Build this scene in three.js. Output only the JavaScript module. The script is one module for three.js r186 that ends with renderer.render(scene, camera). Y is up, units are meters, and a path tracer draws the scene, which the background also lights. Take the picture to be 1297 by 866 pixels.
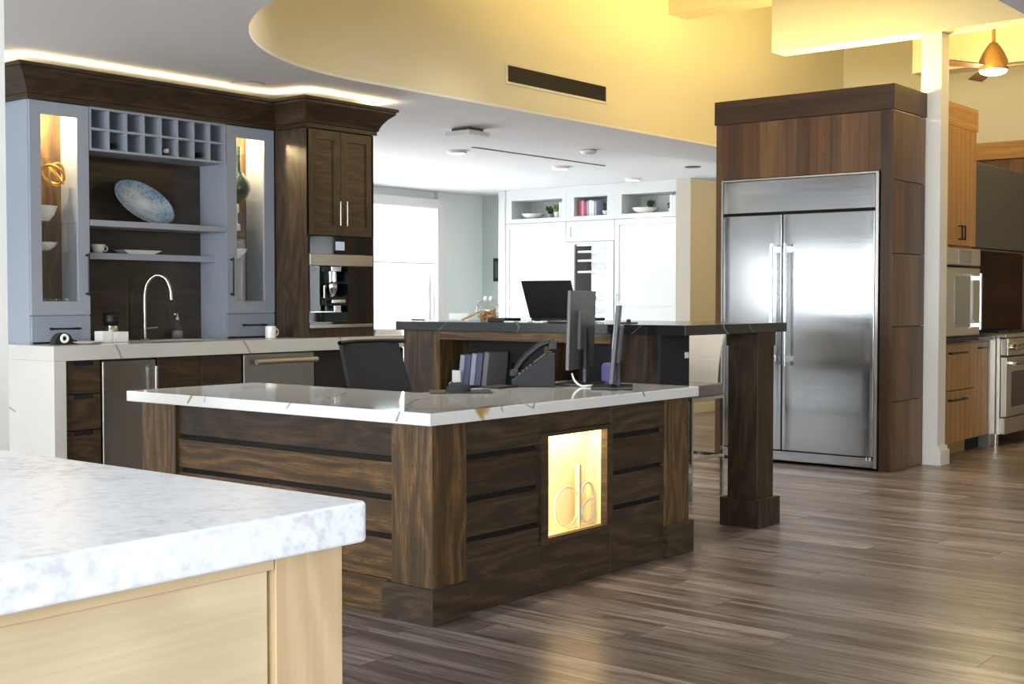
import * as THREE from 'three';
import { RoundedBoxGeometry } from 'three/addons/geometries/RoundedBoxGeometry.js';
import { mergeGeometries, toCreasedNormals } from 'three/addons/utils/BufferGeometryUtils.js';
import { RectAreaLightUniformsLib } from 'three/addons/lights/RectAreaLightUniformsLib.js';

// Plan coordinates: u runs right-away from the camera (three x), v runs left-away (three -z), y is up. Metres.
const scene = new THREE.Scene();
const renderer = new THREE.WebGLRenderer();
renderer.toneMapping = THREE.LinearToneMapping;
renderer.toneMappingExposure = 1.0;
renderer.shadowMap.enabled = true;
RectAreaLightUniformsLib.init();

// ---------- camera ----------
const YAW = 38.99 * Math.PI / 180, PITCH = 1.912 * Math.PI / 180, EYE = 1.22;
const camera = new THREE.PerspectiveCamera(2 * Math.atan(433 / 1628.6) * 180 / Math.PI, 1297 / 866, 0.05, 120);
camera.position.set(0, EYE, 0);
camera.lookAt(Math.cos(YAW) * Math.cos(PITCH), EYE - Math.sin(PITCH), -Math.sin(YAW) * Math.cos(PITCH));

// ---------- sky and daylight through the windows ----------
scene.background = new THREE.Color(1.5, 1.62, 1.8);
const CEIL = 2.74, VAULT = 4.5;
// openings: wall axis, wall position, span along the wall, height span, intensity
const WIN = [
  { ax: 'v', at: 12.4, a0: 11.2, a1: 13.52, y0: 0.35, y1: 2.5, dir: -1, k: 12 },
  { ax: 'v', at: 12.4, a0: 8.2, a1: 10.6, y0: 0.35, y1: 2.5, dir: -1, k: 12 },  // added window, hidden from view, to brighten the back room
  { ax: 'u', at: -5, a0: -2.6, a1: -0.4, y0: 0.5, y1: 2.4, dir: 1, k: 28 },
  { ax: 'u', at: -5, a0: 0.4, a1: 2.6, y0: 0.5, y1: 2.4, dir: 1, k: 28 },
  { ax: 'u', at: -5, a0: 3.4, a1: 5.6, y0: 0.5, y1: 2.4, dir: 1, k: 28 },
  { ax: 'u', at: -5, a0: 7.0, a1: 9.3, y0: 0.95, y1: 2.1, dir: 1, k: 8 },
  { ax: 'u', at: -5, a0: 9.8, a1: 12.1, y0: 0.95, y1: 2.1, dir: 1, k: 8 },
  { ax: 'v', at: -4, a0: -3.4, a1: -1.2, y0: 0.5, y1: 2.4, dir: 1, k: 8 },  // this and the next window are added out of view for side light
  { ax: 'v', at: -4, a0: -0.4, a1: 1.8, y0: 0.5, y1: 2.4, dir: 1, k: 8 },
];
for (const w of WIN) {
  const L = new THREE.RectAreaLight(new THREE.Color(0.9, 0.97, 1.0), w.k, w.a1 - w.a0 - 0.02, w.y1 - w.y0 - 0.02);
  const c = (w.a0 + w.a1) / 2, y = (w.y0 + w.y1) / 2, o = w.at - w.dir * 0.14;
  if (w.ax === 'v') { L.position.set(c, y, -o); L.lookAt(c, y, -(o + w.dir)); }
  else { L.position.set(o, y, -c); L.lookAt(o + w.dir, y, -c); }
  scene.add(L);
}

// ---------- random numbers and noise ----------
function rng(seed) { let s = seed >>> 0; return () => { s = (s + 0x6D2B79F5) | 0; let t = Math.imul(s ^ (s >>> 15), 1 | s); t = (t + Math.imul(t ^ (t >>> 7), 61 | t)) ^ t; return ((t ^ (t >>> 14)) >>> 0) / 4294967296; }; }
const rand = rng(77);
function hash(x, y, s) { let h = Math.imul(x, 374761393) + Math.imul(y, 668265263) + Math.imul(s, 1442695041); h = Math.imul(h ^ (h >>> 13), 1274126177); return ((h ^ (h >>> 16)) >>> 0) / 4294967296; }
function pnoise(x, y, px, py, s) {            // periodic value noise
  const x0 = Math.floor(x), y0 = Math.floor(y); let fx = x - x0, fy = y - y0;
  fx = fx * fx * (3 - 2 * fx); fy = fy * fy * (3 - 2 * fy);
  const m = (a, b) => ((a % b) + b) % b, a = m(x0, px), b = m(x0 + 1, px), c = m(y0, py), d = m(y0 + 1, py);
  return (hash(a, c, s) * (1 - fx) + hash(b, c, s) * fx) * (1 - fy) + (hash(a, d, s) * (1 - fx) + hash(b, d, s) * fx) * fy;
}
function fbm(X, Y, fx, fy, oct, s) { let v = 0, a = 0.5, t = 0; for (let i = 0; i < oct; i++) { v += a * pnoise(X * fx, Y * fy, fx, fy, s + i); t += a; a *= 0.55; fx *= 2; fy *= 2; } return v / t; }
const clamp = (x, a = 0, b = 1) => Math.min(b, Math.max(a, x));
const mix = (a, b, t) => a + (b - a) * t;
function tex(w, h, fn, sizeU, sizeV, srgb = true) {
  const d = new Uint8Array(w * h * 4);
  for (let j = 0; j < h; j++) for (let i = 0; i < w; i++) {
    const c = fn((i + 0.5) / w, (j + 0.5) / h), k = (j * w + i) * 4;
    d[k] = clamp(c[0], 0, 255); d[k + 1] = clamp(c[1], 0, 255); d[k + 2] = clamp(c[2], 0, 255); d[k + 3] = 255;
  }
  const t = new THREE.DataTexture(d, w, h, THREE.RGBAFormat);
  t.magFilter = THREE.LinearFilter; t.minFilter = THREE.LinearMipmapLinearFilter; t.generateMipmaps = true;
  t.wrapS = t.wrapT = THREE.RepeatWrapping; if (srgb) t.colorSpace = THREE.SRGBColorSpace;
  t.repeat.set(1 / sizeU, 1 / sizeV); t.needsUpdate = true; return t;
}
const lerp3 = (a, b, t) => [mix(a[0], b[0], t), mix(a[1], b[1], t), mix(a[2], b[2], t)];
// wood: s runs along the grain, t across it
function woodTex({ w = 1024, h = 512, dark, light, rings = 6, warp = 1.5, pores = 0.35, streak = 0.5, seed = 1, su = 1.6, sv = 0.5, strips = 0 }) {
  return tex(w, h, (X, Y) => {
    const wp = fbm(X, Y, 2, 3, 3, seed) * warp;
    let r = 0.5 + 0.5 * Math.sin(6.2832 * (Y * rings + wp * 2.2)); r = Math.pow(r, 1.6);
    const f = fbm(X, Y, 6, 96, 3, seed + 11), p = pnoise(X * 40, Y * 220, 40, 220, seed + 23);
    let t = mix(0.5, r, 0.5) * (1 - streak) + f * streak;
    if (strips) { const k = Y * strips, b = Math.floor(k); t = t * 0.6 + 0.4 * hash(b, 3, seed + 5) ; }
    let c = lerp3(dark, light, clamp((t - 0.2) * 1.6));
    if (p > 1 - pores * 0.5) c = lerp3(c, dark, 0.55 * r + 0.2);
    return c;
  }, su, sv);
}
const T = {
  darkoak: woodTex({ dark: [40, 31, 23], light: [98, 76, 52], rings: 5, warp: 2.2, pores: 0.5, streak: 0.45, seed: 3, su: 1.5, sv: 0.42 }),
  oakLit: woodTex({ dark: [52, 38, 22], light: [134, 100, 58], rings: 5, warp: 2.4, pores: 0.5, streak: 0.42, seed: 7, su: 1.4, sv: 0.42 }),  // dark oak made lighter and golden for faces that catch the light
  walnut: woodTex({ dark: [70, 48, 29], light: [138, 98, 58], rings: 4, warp: 0.6, pores: 0.2, streak: 0.55, seed: 17, su: 2.0, sv: 0.9, strips: 7 }),
  oak: woodTex({ dark: [150, 108, 58], light: [196, 152, 92], rings: 6, warp: 0.4, pores: 0.15, streak: 0.6, seed: 29, su: 1.8, sv: 0.6 }),
  maple: woodTex({ dark: [188, 167, 134], light: [210, 191, 160], rings: 3, warp: 1.6, pores: 0.03, streak: 0.35, seed: 41, su: 1.3, sv: 0.6 }),
  backsplash: woodTex({ dark: [52, 44, 36], light: [74, 64, 54], rings: 3, warp: 0.9, pores: 0.1, streak: 0.5, seed: 53, su: 1.4, sv: 0.8 }),
  foreStone: tex(1024, 1024, (X, Y) => {
    const a = fbm(X, Y, 2, 2, 4, 61), b = fbm(X, Y, 70, 70, 4, 67), c = fbm(X, Y, 160, 160, 2, 71), e = fbm(X, Y, 20, 20, 3, 73);
    const d = clamp((a - 0.4) * 2.6), g = 228 - d * 12 - clamp((b - 0.46) * 3.2) * (16 + 50 * d) - clamp((c - 0.5) * 2) * (8 + 20 * d) - clamp((e - 0.5) * 3) * 14 * d;
    return [g - 4, g, g + 5];
  }, 1.1, 1.1),
  bar: tex(512, 512, (X, Y) => { const n = fbm(X, Y, 6, 6, 4, 83), g = 30 + n * 12, v = Math.abs(fbm(X, Y, 3, 3, 3, 88) - 0.5); const k = v < 0.0035 ? 0.6 : 0; return [mix(g, 190, k), mix(g + 1, 190, k), mix(g + 3, 190, k)]; }, 1.3, 1.3),
  steelRough: tex(256, 512, (X, Y) => { const n = 150 + 60 * (fbm(X, Y, 2, 160, 2, 97) - 0.5); return [n, n, n]; }, 0.8, 0.5, false),
  paintBump: tex(256, 256, (X, Y) => { const n = 255 * fbm(X, Y, 60, 60, 2, 101); return [n, n, n]; }, 0.5, 0.5, false),
};
// white quartz of the desk, in plan metres: gold and grey veins where the photograph shows them
const VEINS = [
  [[[3.44, 4.60], [3.56, 4.545], [3.8, 4.50], [4.25, 4.36]], 0.010, [150, 128, 84], 0.9],
  [[[3.44, 4.49], [3.52, 4.53], [3.62, 4.53]], 0.006, [165, 150, 120], 0.6],
  [[[3.44, 3.955], [3.7, 3.99], [4.0, 4.2], [4.25, 4.25]], 0.005, [112, 112, 116], 0.9],
  [[[3.44, 3.335], [3.6, 3.42], [3.8, 3.62], [4.0, 3.72]], 0.007, [128, 130, 134], 0.85],
  [[[3.735, 3.17], [3.80, 3.215], [3.87, 3.22]], 0.030, [176, 138, 78], 0.95],
  [[[3.86, 3.17], [3.95, 3.24], [4.06, 3.17], [4.3, 3.3], [4.7, 3.45]], 0.006, [140, 138, 134], 0.7],
  [[[3.80, 3.2], [3.72, 3.4], [3.9, 3.7], [3.8, 4.0]], 0.004, [160, 156, 148], 0.5],
  [[[4.89, 3.17], [4.93, 3.3], [5.1, 3.5], [5.3, 3.72]], 0.010, [110, 104, 92], 0.85],
  [[[4.93, 3.3], [5.2, 3.36], [5.4, 3.5]], 0.004, [150, 150, 148], 0.5],
];
function segd(px, py, a, b) { const dx = b[0] - a[0], dy = b[1] - a[1], t = clamp(((px - a[0]) * dx + (py - a[1]) * dy) / (dx * dx + dy * dy)); return Math.hypot(px - a[0] - t * dx, py - a[1] - t * dy); }
T.quartz = tex(1024, 1024, (X, Y) => {
  const u = 3.4 + X * 2.1, v = 3.1 + Y * 2.1, n = fbm(X, Y, 5, 5, 4, 109); let g = [236 - n * 10, 236 - n * 10, 233 - n * 10];
  const j = (fbm(X, Y, 24, 24, 3, 113) - 0.5) * 0.05, j2 = (fbm(X, Y, 24, 24, 3, 127) - 0.5) * 0.05;
  for (const [pts, w, col, k] of VEINS) for (let i = 0; i + 1 < pts.length; i++) {
    const d = segd(u + j, v + j2, pts[i], pts[i + 1]); if (d < w) g = lerp3(g, col, k * (1 - (d / w) ** 2));
  }
  return g;
}, 2.1, 2.1);
T.quartz.offset.set(-3.4 / 2.1, -3.1 / 2.1);
T.wetQuartz = tex(1024, 512, (X, Y) => {
  const n = fbm(X, Y, 6, 6, 4, 131), g = 208 - n * 12, u = 4 + X * 4, v = 6.8 + Y * 2, j = (fbm(X, Y, 30, 15, 3, 137) - 0.5) * 0.08; let c = [g, g, g - 3];
  for (const [a, b] of [[[4.69, 6.9], [4.9, 7.5]], [[6.61, 6.9], [6.75, 7.3]], [[5.7, 6.9], [6.0, 7.7]]]) { const d = segd(u + j, v, a, b); if (d < 0.012) c = lerp3(c, [120, 116, 108], 0.8 * (1 - d / 0.012)); }
  return c;
}, 4, 2);
T.wetQuartz.offset.set(-1, -3.4);
const plankTex = [0, 1, 2].map(k => tex(1024, 256, (X, Y) => {
  const s = 150 + k * 31, a = fbm(X, Y, 3, 8, 3, s), b = fbm(X, Y, 5, 64, 3, s + 4), p = pnoise(X * 60, Y * 130, 60, 130, s + 9), q = fbm(X, Y, 12, 24, 2, s + 14);
  let t = clamp((a * 0.55 + b * 0.45 - 0.28) * 2.0); let c = lerp3([98, 88, 84], [194, 182, 176], t);
  if (q > 0.62) c = lerp3(c, [78, 66, 61], (q - 0.62) * 2.4); if (p > 0.86) c = lerp3(c, [80, 68, 62], 0.35);
  return c;
}, 1.6, 0.36));

// ---------- materials ----------
const std = (o) => new THREE.MeshStandardMaterial(o), phy = (o) => new THREE.MeshPhysicalMaterial(o);
const M = {
  wallWhite: std({ color: '#e9e8e4', roughness: 0.85, bumpMap: T.paintBump, bumpScale: 0.0004 }),
  wallCream: std({ color: '#e6dfc8', roughness: 0.88, bumpMap: T.paintBump, bumpScale: 0.0004 }),
  wallBeige: std({ color: '#d8d4cb', roughness: 0.85 }),
  wallMint: std({ color: '#f0f5f2', roughness: 0.85 }),
  wallSage: std({ color: '#c6d0cc', roughness: 0.85 }),
  ceiling: std({ color: '#eeeef1', roughness: 0.9 }),
  trimWhite: std({ color: '#eceae6', roughness: 0.45 }),
  darkoak: std({ map: T.darkoak, roughness: 0.48, bumpMap: T.darkoak, bumpScale: 0.0006 }),
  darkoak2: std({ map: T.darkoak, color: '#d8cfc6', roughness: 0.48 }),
  darkoak3: std({ map: T.oakLit, roughness: 0.46, bumpMap: T.oakLit, bumpScale: 0.0006 }),  // brighter copy of the dark oak, light on these faces put into the colour
  core: std({ color: '#171310', roughness: 0.8 }),
  walnut: std({ map: T.walnut, roughness: 0.42 }),
  walnut2: std({ map: T.walnut, color: '#ddd2ca', roughness: 0.42 }),
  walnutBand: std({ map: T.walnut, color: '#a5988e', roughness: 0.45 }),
  oak: std({ map: T.oak, roughness: 0.45 }),
  maple: std({ map: T.maple, roughness: 0.5 }),
  mapleRail: std({ map: T.maple, color: '#f6efe4', roughness: 0.5 }),
  quartz: phy({ map: T.quartz, roughness: 0.09, clearcoat: 0.4, clearcoatRoughness: 0.03 }),
  wetQuartz: phy({ map: T.wetQuartz, roughness: 0.15 }),
  foreStone: std({ map: T.foreStone, roughness: 0.32 }),
  barStone: phy({ map: T.bar, roughness: 0.16 }),
  blackInside: std({ color: '#1b1a1c', roughness: 0.7 }),
  blue: std({ color: '#99a1af', roughness: 0.42 }),
  blue2: std({ color: '#9099a9', roughness: 0.42 }),
  backsplash: std({ map: T.backsplash, roughness: 0.12 }),
  steel: phy({ color: '#a9abad', metalness: 1, roughness: 0.27, roughnessMap: T.steelRough, anisotropy: 0.85}),
  steelDimmed: std({ color: '#8e8982', metalness: 1, roughness: 0.36 }),  // darkened in colour to stand for the dark desk this steel would mirror
  steelRange: std({ color: '#bdb8ae', metalness: 1, roughness: 0.33 }),
  chrome: std({ color: '#dcdedf', metalness: 1, roughness: 0.12 }),
  nickel: std({ color: '#b9b6b0', metalness: 1, roughness: 0.28 }),
  bronze: std({ color: '#2b2a30', metalness: 0.7, roughness: 0.4 }),
  fanBronze: std({ color: '#8a6a42', metalness: 0.5, roughness: 0.5 }),
  brass: std({ color: '#d6a650', metalness: 1, roughness: 0.28 }),
  glass: phy({ color: '#ffffff', transmission: 1, roughness: 0.01, thickness: 0, ior: 1.5 }),
  darkGlass: phy({ color: '#0b1114', roughness: 0.05, clearcoat: 1, clearcoatRoughness: 0.02 }),
  black: std({ color: '#17181a', roughness: 0.45 }),
  blackMatte: std({ color: '#1f2024', roughness: 0.7 }),
  greyPlastic: std({ color: '#56565a', roughness: 0.45 }),
  mesh: std({ color: '#26262b', roughness: 0.85 }),
  porcelain: phy({ color: '#eeeeec', roughness: 0.2, clearcoat: 0.6 }),
  paper: std({ color: '#eef0f0', roughness: 0.9 }),
  purple: std({ color: '#6d67a0', roughness: 0.6 }),
  indigo: std({ color: '#5d6280', roughness: 0.7 }),
  lilac: std({ color: '#a4a7ba', roughness: 0.7 }),
  red: std({ color: '#b5485c', roughness: 0.7 }),
  pink: std({ color: '#d79aa6', roughness: 0.7 }),
  leaf: std({ color: '#6d8a48', roughness: 0.8 }),
  leafDark: std({ color: '#51694f', roughness: 0.8 }),
  greyFabric: std({ color: '#7d797a', roughness: 0.85 }),
  hood: std({ color: '#4a4a4c', roughness: 0.5 }),
  granite: std({ color: '#3b3a3c', roughness: 0.25 }),
  whiteLacquer: std({ color: '#d6d9d8', roughness: 0.4 }),
  cork: std({ color: '#b08a5c', roughness: 0.9 }),
  letter: std({ color: '#f6ead0', metalness: 0.35, roughness: 0.25 }),
  niche: std({ color: '#ecdcb4', roughness: 0.6 }),
  shade: phy({ color: '#eef4f2', roughness: 1, transmission: 0.45, thickness: 0 }),
  wine: phy({ color: '#0f1a14', roughness: 0.15, clearcoat: 0.5 }),
  foil: std({ color: '#1a1a1c', roughness: 0.4, metalness: 0.3 }),
  warmGlow: std({ color: '#fff2d8', emissive: new THREE.Color(1, 0.8, 0.45), emissiveIntensity: 6 }),
  coveGlow: std({ color: '#fff2d8', emissive: new THREE.Color(1, 0.82, 0.48), emissiveIntensity: 9 }),
  lampGlow: std({ color: '#ffffff', emissive: new THREE.Color(1, 0.95, 0.85), emissiveIntensity: 4 }),
  screenGlow: std({ color: '#222428', emissive: new THREE.Color(0.55, 0.65, 0.75), emissiveIntensity: 0.7, roughness: 0.2 }),
  platter: null, vaseGreen: phy({ color: '#17332c', roughness: 0.12, clearcoat: 1 }),
};
const planks = plankTex.map((t, i) => std({ map: t, roughness: 0.3, color: ['#e2dedc', '#fbf8f7', '#cfcac8'][i] }));
M.subfloor = std({ map: plankTex[1], color: '#c8c0ba', roughness: 0.4 });

// ---------- helpers ----------
const used = new Map();
function numbered(n) { const k = used.get(n) || 0; used.set(n, k + 1); return k ? n + '_' + String(k).padStart(3, '0') : n; }
function tag(o, label, category, group, kind) { if (label) o.userData.label = label; if (category) o.userData.category = category; if (group) o.userData.group = group; if (kind) o.userData.kind = kind; return o; }
// metre uv by box projection; grain = axis the s coordinate follows
function uvs(g, grain = 'u', ou = 0, ov = 0) {
  const p = g.attributes.position, n = g.attributes.normal, a = new Float32Array(p.count * 2);
  for (let i = 0; i < p.count; i++) {
    const c = { u: p.getX(i), y: p.getY(i), v: -p.getZ(i) }, ax = Math.abs(n.getX(i)), ay = Math.abs(n.getY(i)), az = Math.abs(n.getZ(i));
    if (grain === 'top') { a[i * 2] = c.u + 0.9 * c.y + ou; a[i * 2 + 1] = c.v + 0.9 * c.y + ov; continue; }
    const free = ax >= ay && ax >= az ? ['y', 'v'] : ay >= az ? ['u', 'v'] : ['u', 'y'];
    const alt = grain === 'u' ? 'v' : grain === 'v' ? 'u' : free[0], s = free.includes(grain) ? grain : free.includes(alt) ? alt : free[0], t = free[0] === s ? free[1] : free[0];
    a[i * 2] = c[s] + ou; a[i * 2 + 1] = c[t] + ov;
  }
  g.setAttribute('uv', new THREE.BufferAttribute(a, 2)); return g;
}
function box(u0, u1, y0, y1, v0, v1, r = 0) {
  const w = Math.abs(u1 - u0), h = Math.abs(y1 - y0), d = Math.abs(v1 - v0);
  const g = r ? new RoundedBoxGeometry(w, h, d, 2, Math.min(r, w / 2.01, h / 2.01, d / 2.01)) : new THREE.BoxGeometry(w, h, d);
  g.translate((u0 + u1) / 2, (y0 + y1) / 2, -(v0 + v1) / 2); return g;
}
function lathe(pts, at, seg = 32) { const g = new THREE.LatheGeometry(pts.map(p => new THREE.Vector2(p[0], p[1])), seg); g.translate(at[0], at[1], -at[2]); return g; }
function tube(pts, r, seg = 32, rad = 8, closed = false) { return new THREE.TubeGeometry(new THREE.CatmullRomCurve3(pts.map(p => new THREE.Vector3(p[0], p[1], -p[2])), closed, 'catmullrom', 0.5), seg, r, rad, closed); }
function rod(a, b, r, rad = 10) { const A = new THREE.Vector3(a[0], a[1], -a[2]), B = new THREE.Vector3(b[0], b[1], -b[2]), d = B.clone().sub(A); const g = new THREE.CylinderGeometry(r, r, d.length(), rad); g.applyQuaternion(new THREE.Quaternion().setFromUnitVectors(new THREE.Vector3(0, 1, 0), d.normalize())); g.translate((A.x + B.x) / 2, (A.y + B.y) / 2, (A.z + B.z) / 2); return g; }
const merge = (l) => { l = l.map(g => { g = g.index ? g.toNonIndexed() : g; if (!g.attributes.uv) g.setAttribute('uv', new THREE.BufferAttribute(new Float32Array(g.attributes.position.count * 2), 2)); for (const k of Object.keys(g.attributes)) if (!['position', 'normal', 'uv'].includes(k)) g.deleteAttribute(k); return g; }); return l.length > 1 ? mergeGeometries(l) : l[0]; };
function thing(name, label, category, at, group, kind) { const o = new THREE.Group(); o.name = numbered(name); o.position.set(at[0], at[1], -at[2]); scene.add(o); tag(o, label, category, group, kind); o.userData.base = undefined; delete o.userData.base; return o; }
function where(parent) { const p = new THREE.Vector3(); for (let o = parent; o && o !== scene; o = o.parent) p.add(o.position); return p; }
// a part whose geometry is given in world plan coordinates
function part(parent, name, geo, mat, opt = {}) {
  let g = Array.isArray(geo) ? merge(geo) : geo;
  if (opt.grain) uvs(g, opt.grain, opt.ou ?? rand() * 3, opt.ov ?? rand() * 3);
  const p = where(parent); g.translate(-p.x, -p.y, -p.z);
  const m = new THREE.Mesh(g, mat); m.name = name; m.castShadow = m.receiveShadow = true; parent.add(m);
  if (opt.label) m.userData.label = opt.label; if (opt.kind) m.userData.kind = opt.kind; return m;
}
function solo(name, geo, mat, label, category, opt = {}) {      // a thing that is one mesh
  let g = Array.isArray(geo) ? merge(geo) : geo; if (opt.grain) uvs(g, opt.grain, opt.ou ?? rand() * 3, opt.ov ?? rand() * 3);
  g.computeBoundingBox(); const b = g.boundingBox, cx = (b.min.x + b.max.x) / 2, cz = (b.min.z + b.max.z) / 2, by = b.min.y; g.translate(-cx, -by, -cz);
  const m = new THREE.Mesh(g, mat); m.position.set(cx, by, cz); m.name = numbered(name); m.castShadow = m.receiveShadow = true; scene.add(m);
  return tag(m, label, category, opt.group, opt.kind);
}
// a group with local axes: x, y, z as three.js, turned about y
function local(name, label, category, at, turn, group) { const o = thing(name, label, category, at, group); o.rotation.y = turn; return o; }
function lpart(parent, name, geo, mat, label) { const g = Array.isArray(geo) ? merge(geo) : geo; const m = new THREE.Mesh(g, mat); m.name = name; m.castShadow = m.receiveShadow = true; parent.add(m); if (label) m.userData.label = label; return m; }
const lb = (w, h, d, x, y, z, r = 0) => { const g = r ? new RoundedBoxGeometry(w, h, d, 2, Math.min(r, w / 2.01, h / 2.01, d / 2.01)) : new THREE.BoxGeometry(w, h, d); g.translate(x, y, z); return g; };
// sweep a profile [out, y] along a plan polyline; outward is to the right of travel
function sweep(path, prof, caps = true) {
  const n = path.length, rows = [];
  for (let i = 0; i < n; i++) {
    const d = (a, b) => { const x = b[0] - a[0], y = b[1] - a[1], l = Math.hypot(x, y); return [x / l, y / l]; };
    const d0 = i ? d(path[i - 1], path[i]) : d(path[0], path[1]), d1 = i < n - 1 ? d(path[i], path[i + 1]) : d0;
    const n0 = [d0[1], -d0[0]], n1 = [d1[1], -d1[0]], k = 1 + n0[0] * n1[0] + n0[1] * n1[1], m = [(n0[0] + n1[0]) / k, (n0[1] + n1[1]) / k];
    rows.push(prof.map(([o, y]) => [path[i][0] + m[0] * o, y, path[i][1] + m[1] * o]));
  }
  const pos = [], q = (a, b, c, d) => { for (const p of [a, b, c, a, c, d]) pos.push(p[0], p[1], -p[2]); };
  for (let i = 0; i + 1 < n; i++) for (let j = 0; j + 1 < prof.length; j++) q(rows[i][j], rows[i + 1][j], rows[i + 1][j + 1], rows[i][j + 1]);
  if (caps) for (const r of [rows[0], rows[n - 1]]) for (let j = 1; j + 1 < prof.length; j++) for (const p of [r[0], r[j], r[j + 1]]) pos.push(p[0], p[1], -p[2]);
  const g = new THREE.BufferGeometry(); g.setAttribute('position', new THREE.Float32BufferAttribute(pos, 3)); g.computeVertexNormals(); return g;
}
function structure(o, label) { return tag(o, label, null, null, 'structure'); }
const spot = (u, y, v, col, I, cone, blend = 0.6, tgt) => { const l = new THREE.SpotLight(col, I, 0, cone, blend, 2); l.position.set(u, y, -v); const t = tgt || [u, y - 1, v]; l.target.position.set(t[0], t[1], -t[2]); l.castShadow = true; scene.add(l, l.target); return l; };
const point = (u, y, v, col, I, rad = 1) => { const l = new THREE.PointLight(col, I, 0, 2); l.position.set(u, y, -v); l.castShadow = true; l.shadow.radius = rad; scene.add(l); return l; };
const area = (u, y, v, w, h, tgt, col, I) => { const l = new THREE.RectAreaLight(col, I, w, h); l.position.set(u, y, -v); l.lookAt(tgt[0], tgt[1], -tgt[2]); scene.add(l); return l; };
const WARM = new THREE.Color(1, 0.76, 0.4);

// =====================================================================
// SETTING
// =====================================================================
// floor: vinyl planks running along v
{
  const f = thing('floor', 'grey brown wood plank floor', null, [5, 0, 4], null, 'structure');
  part(f, 'subfloor', box(-5, 15.3, -0.14, -0.013, -4, 12.5), M.subfloor, { grain: 'v' });
  const W = 0.185, L = 1.5, list = [];
  const proj = (u, v) => { const r = u * Math.sin(YAW) - v * Math.cos(YAW), d = u * Math.cos(YAW) + v * Math.sin(YAW); return [r / d, d]; };
  for (let i = -27; i < 83; i++) {
    const off = hash(i + 50, 7, 5) * L;
    for (let v0 = -4 - off; v0 < 12.4; v0 += L) {
      const a = Math.max(v0, -4), b = Math.min(v0 + L, 12.4); if (b - a < 0.05) continue;
      const u0 = i * W, [x, d] = proj(u0 + W / 2, (a + b) / 2), seen = d > 1 && Math.abs(x) < 0.52 && !(u0 + W / 2 < 5.4 && u0 > 3.5 && a > 3.2 && b < 5);
      const occl = (a > 3.2 && x < 0.12) || (b > 7 && x < 0.2);
      list.push({ u0, a, b, d: seen && !occl ? d : 99 + d, k: Math.floor(hash(i, Math.round(v0 * 10), 9) * 3) });
    }
  }
  list.sort((p, q) => p.d - q.d);
  const rest = [[], [], []];
  list.forEach((p, n) => {
    const g = uvs(box(p.u0 + 0.001, p.u0 + W - 0.001, -0.013, 0, p.a + 0.001, p.b - 0.001), 'v', hash(n, 1, 2) * 1.6, hash(n, 2, 3) * 0.36);
    if (n < 290) part(f, 'plank', g, planks[p.k]); else rest[p.k].push(g);
  });
  rest.forEach((r, k) => part(f, 'far_planks', merge(r), planks[k], { kind: 'stuff' }));
}
// low ceiling with the rounded opening to the vault
const FV = 6.53, NV = 2.23, CV = (FV + NV) / 2, CR = (FV - NV) / 2, CU = 6.4, EU = 14.25;
const arc = []; for (let i = 0; i <= 72; i++) { const a = Math.PI / 2 + Math.PI * i / 72; arc.push([CU + CR * Math.cos(a), CV + CR * Math.sin(a)]); }
{
  const s = new THREE.Shape(); s.moveTo(-5.15, -4.15); s.lineTo(15.35, -4.15); s.lineTo(15.35, 12.55); s.lineTo(-5.15, 12.55); s.closePath();
  const h = new THREE.Path(); h.moveTo(EU, FV); for (const p of arc) h.lineTo(p[0], p[1]); h.lineTo(EU, NV); h.closePath(); s.holes.push(h);
  const g = new THREE.ExtrudeGeometry(s, { depth: 0.02, bevelEnabled: false }); g.rotateX(-Math.PI / 2); g.translate(0, CEIL, 0);
  structure(solo('ceiling', g, M.ceiling), 'flat white ceiling with a rounded edge'); 
  // fascia wall standing on the edge of the opening
  const path = [[EU, FV], ...arc, [EU, NV]], pos = [];
  const o = new THREE.Shape(); path.forEach((p, i) => i ? o.lineTo(p[0], p[1]) : o.moveTo(p[0], p[1]));
  const outer = [[EU, FV + 0.1], ...arc.map(([u, v]) => [CU + (u - CU) * (CR + 0.1) / CR, CV + (v - CV) * (CR + 0.1) / CR]), [EU, NV - 0.1]];
  for (const p of outer.reverse()) o.lineTo(p[0], p[1]); o.closePath();
  let fg = new THREE.ExtrudeGeometry(o, { depth: VAULT - CEIL - 0.021, bevelEnabled: false }); fg.rotateX(-Math.PI / 2); fg.translate(0, CEIL + 0.0205, 0); fg = toCreasedNormals(fg, 0.4);
  structure(solo('wall_fascia', fg, M.wallCream), 'cream fascia wall rising from the curved ceiling edge');
  structure(solo('ceiling', box(3.9, 14.45, VAULT, VAULT + 0.12, 2, 6.75), M.wallCream), 'high cream ceiling over the kitchen');
}
// beams under the high ceiling
structure(solo('trim_1', box(10.41, 10.72, 3.9, VAULT, NV + 0.001, FV - 0.001), M.wallCream), 'deep cream ceiling beam');
structure(solo('trim_2', box(9.2, 9.42, 3.16, VAULT, NV + 0.001, 4.82), M.wallCream), 'cream beam carried by the white post');
structure(solo('trim_3', box(12.5, 12.78, 3.46, VAULT, NV + 0.001, 5.0), M.wallCream), 'cream beam behind the ceiling fan');
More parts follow.
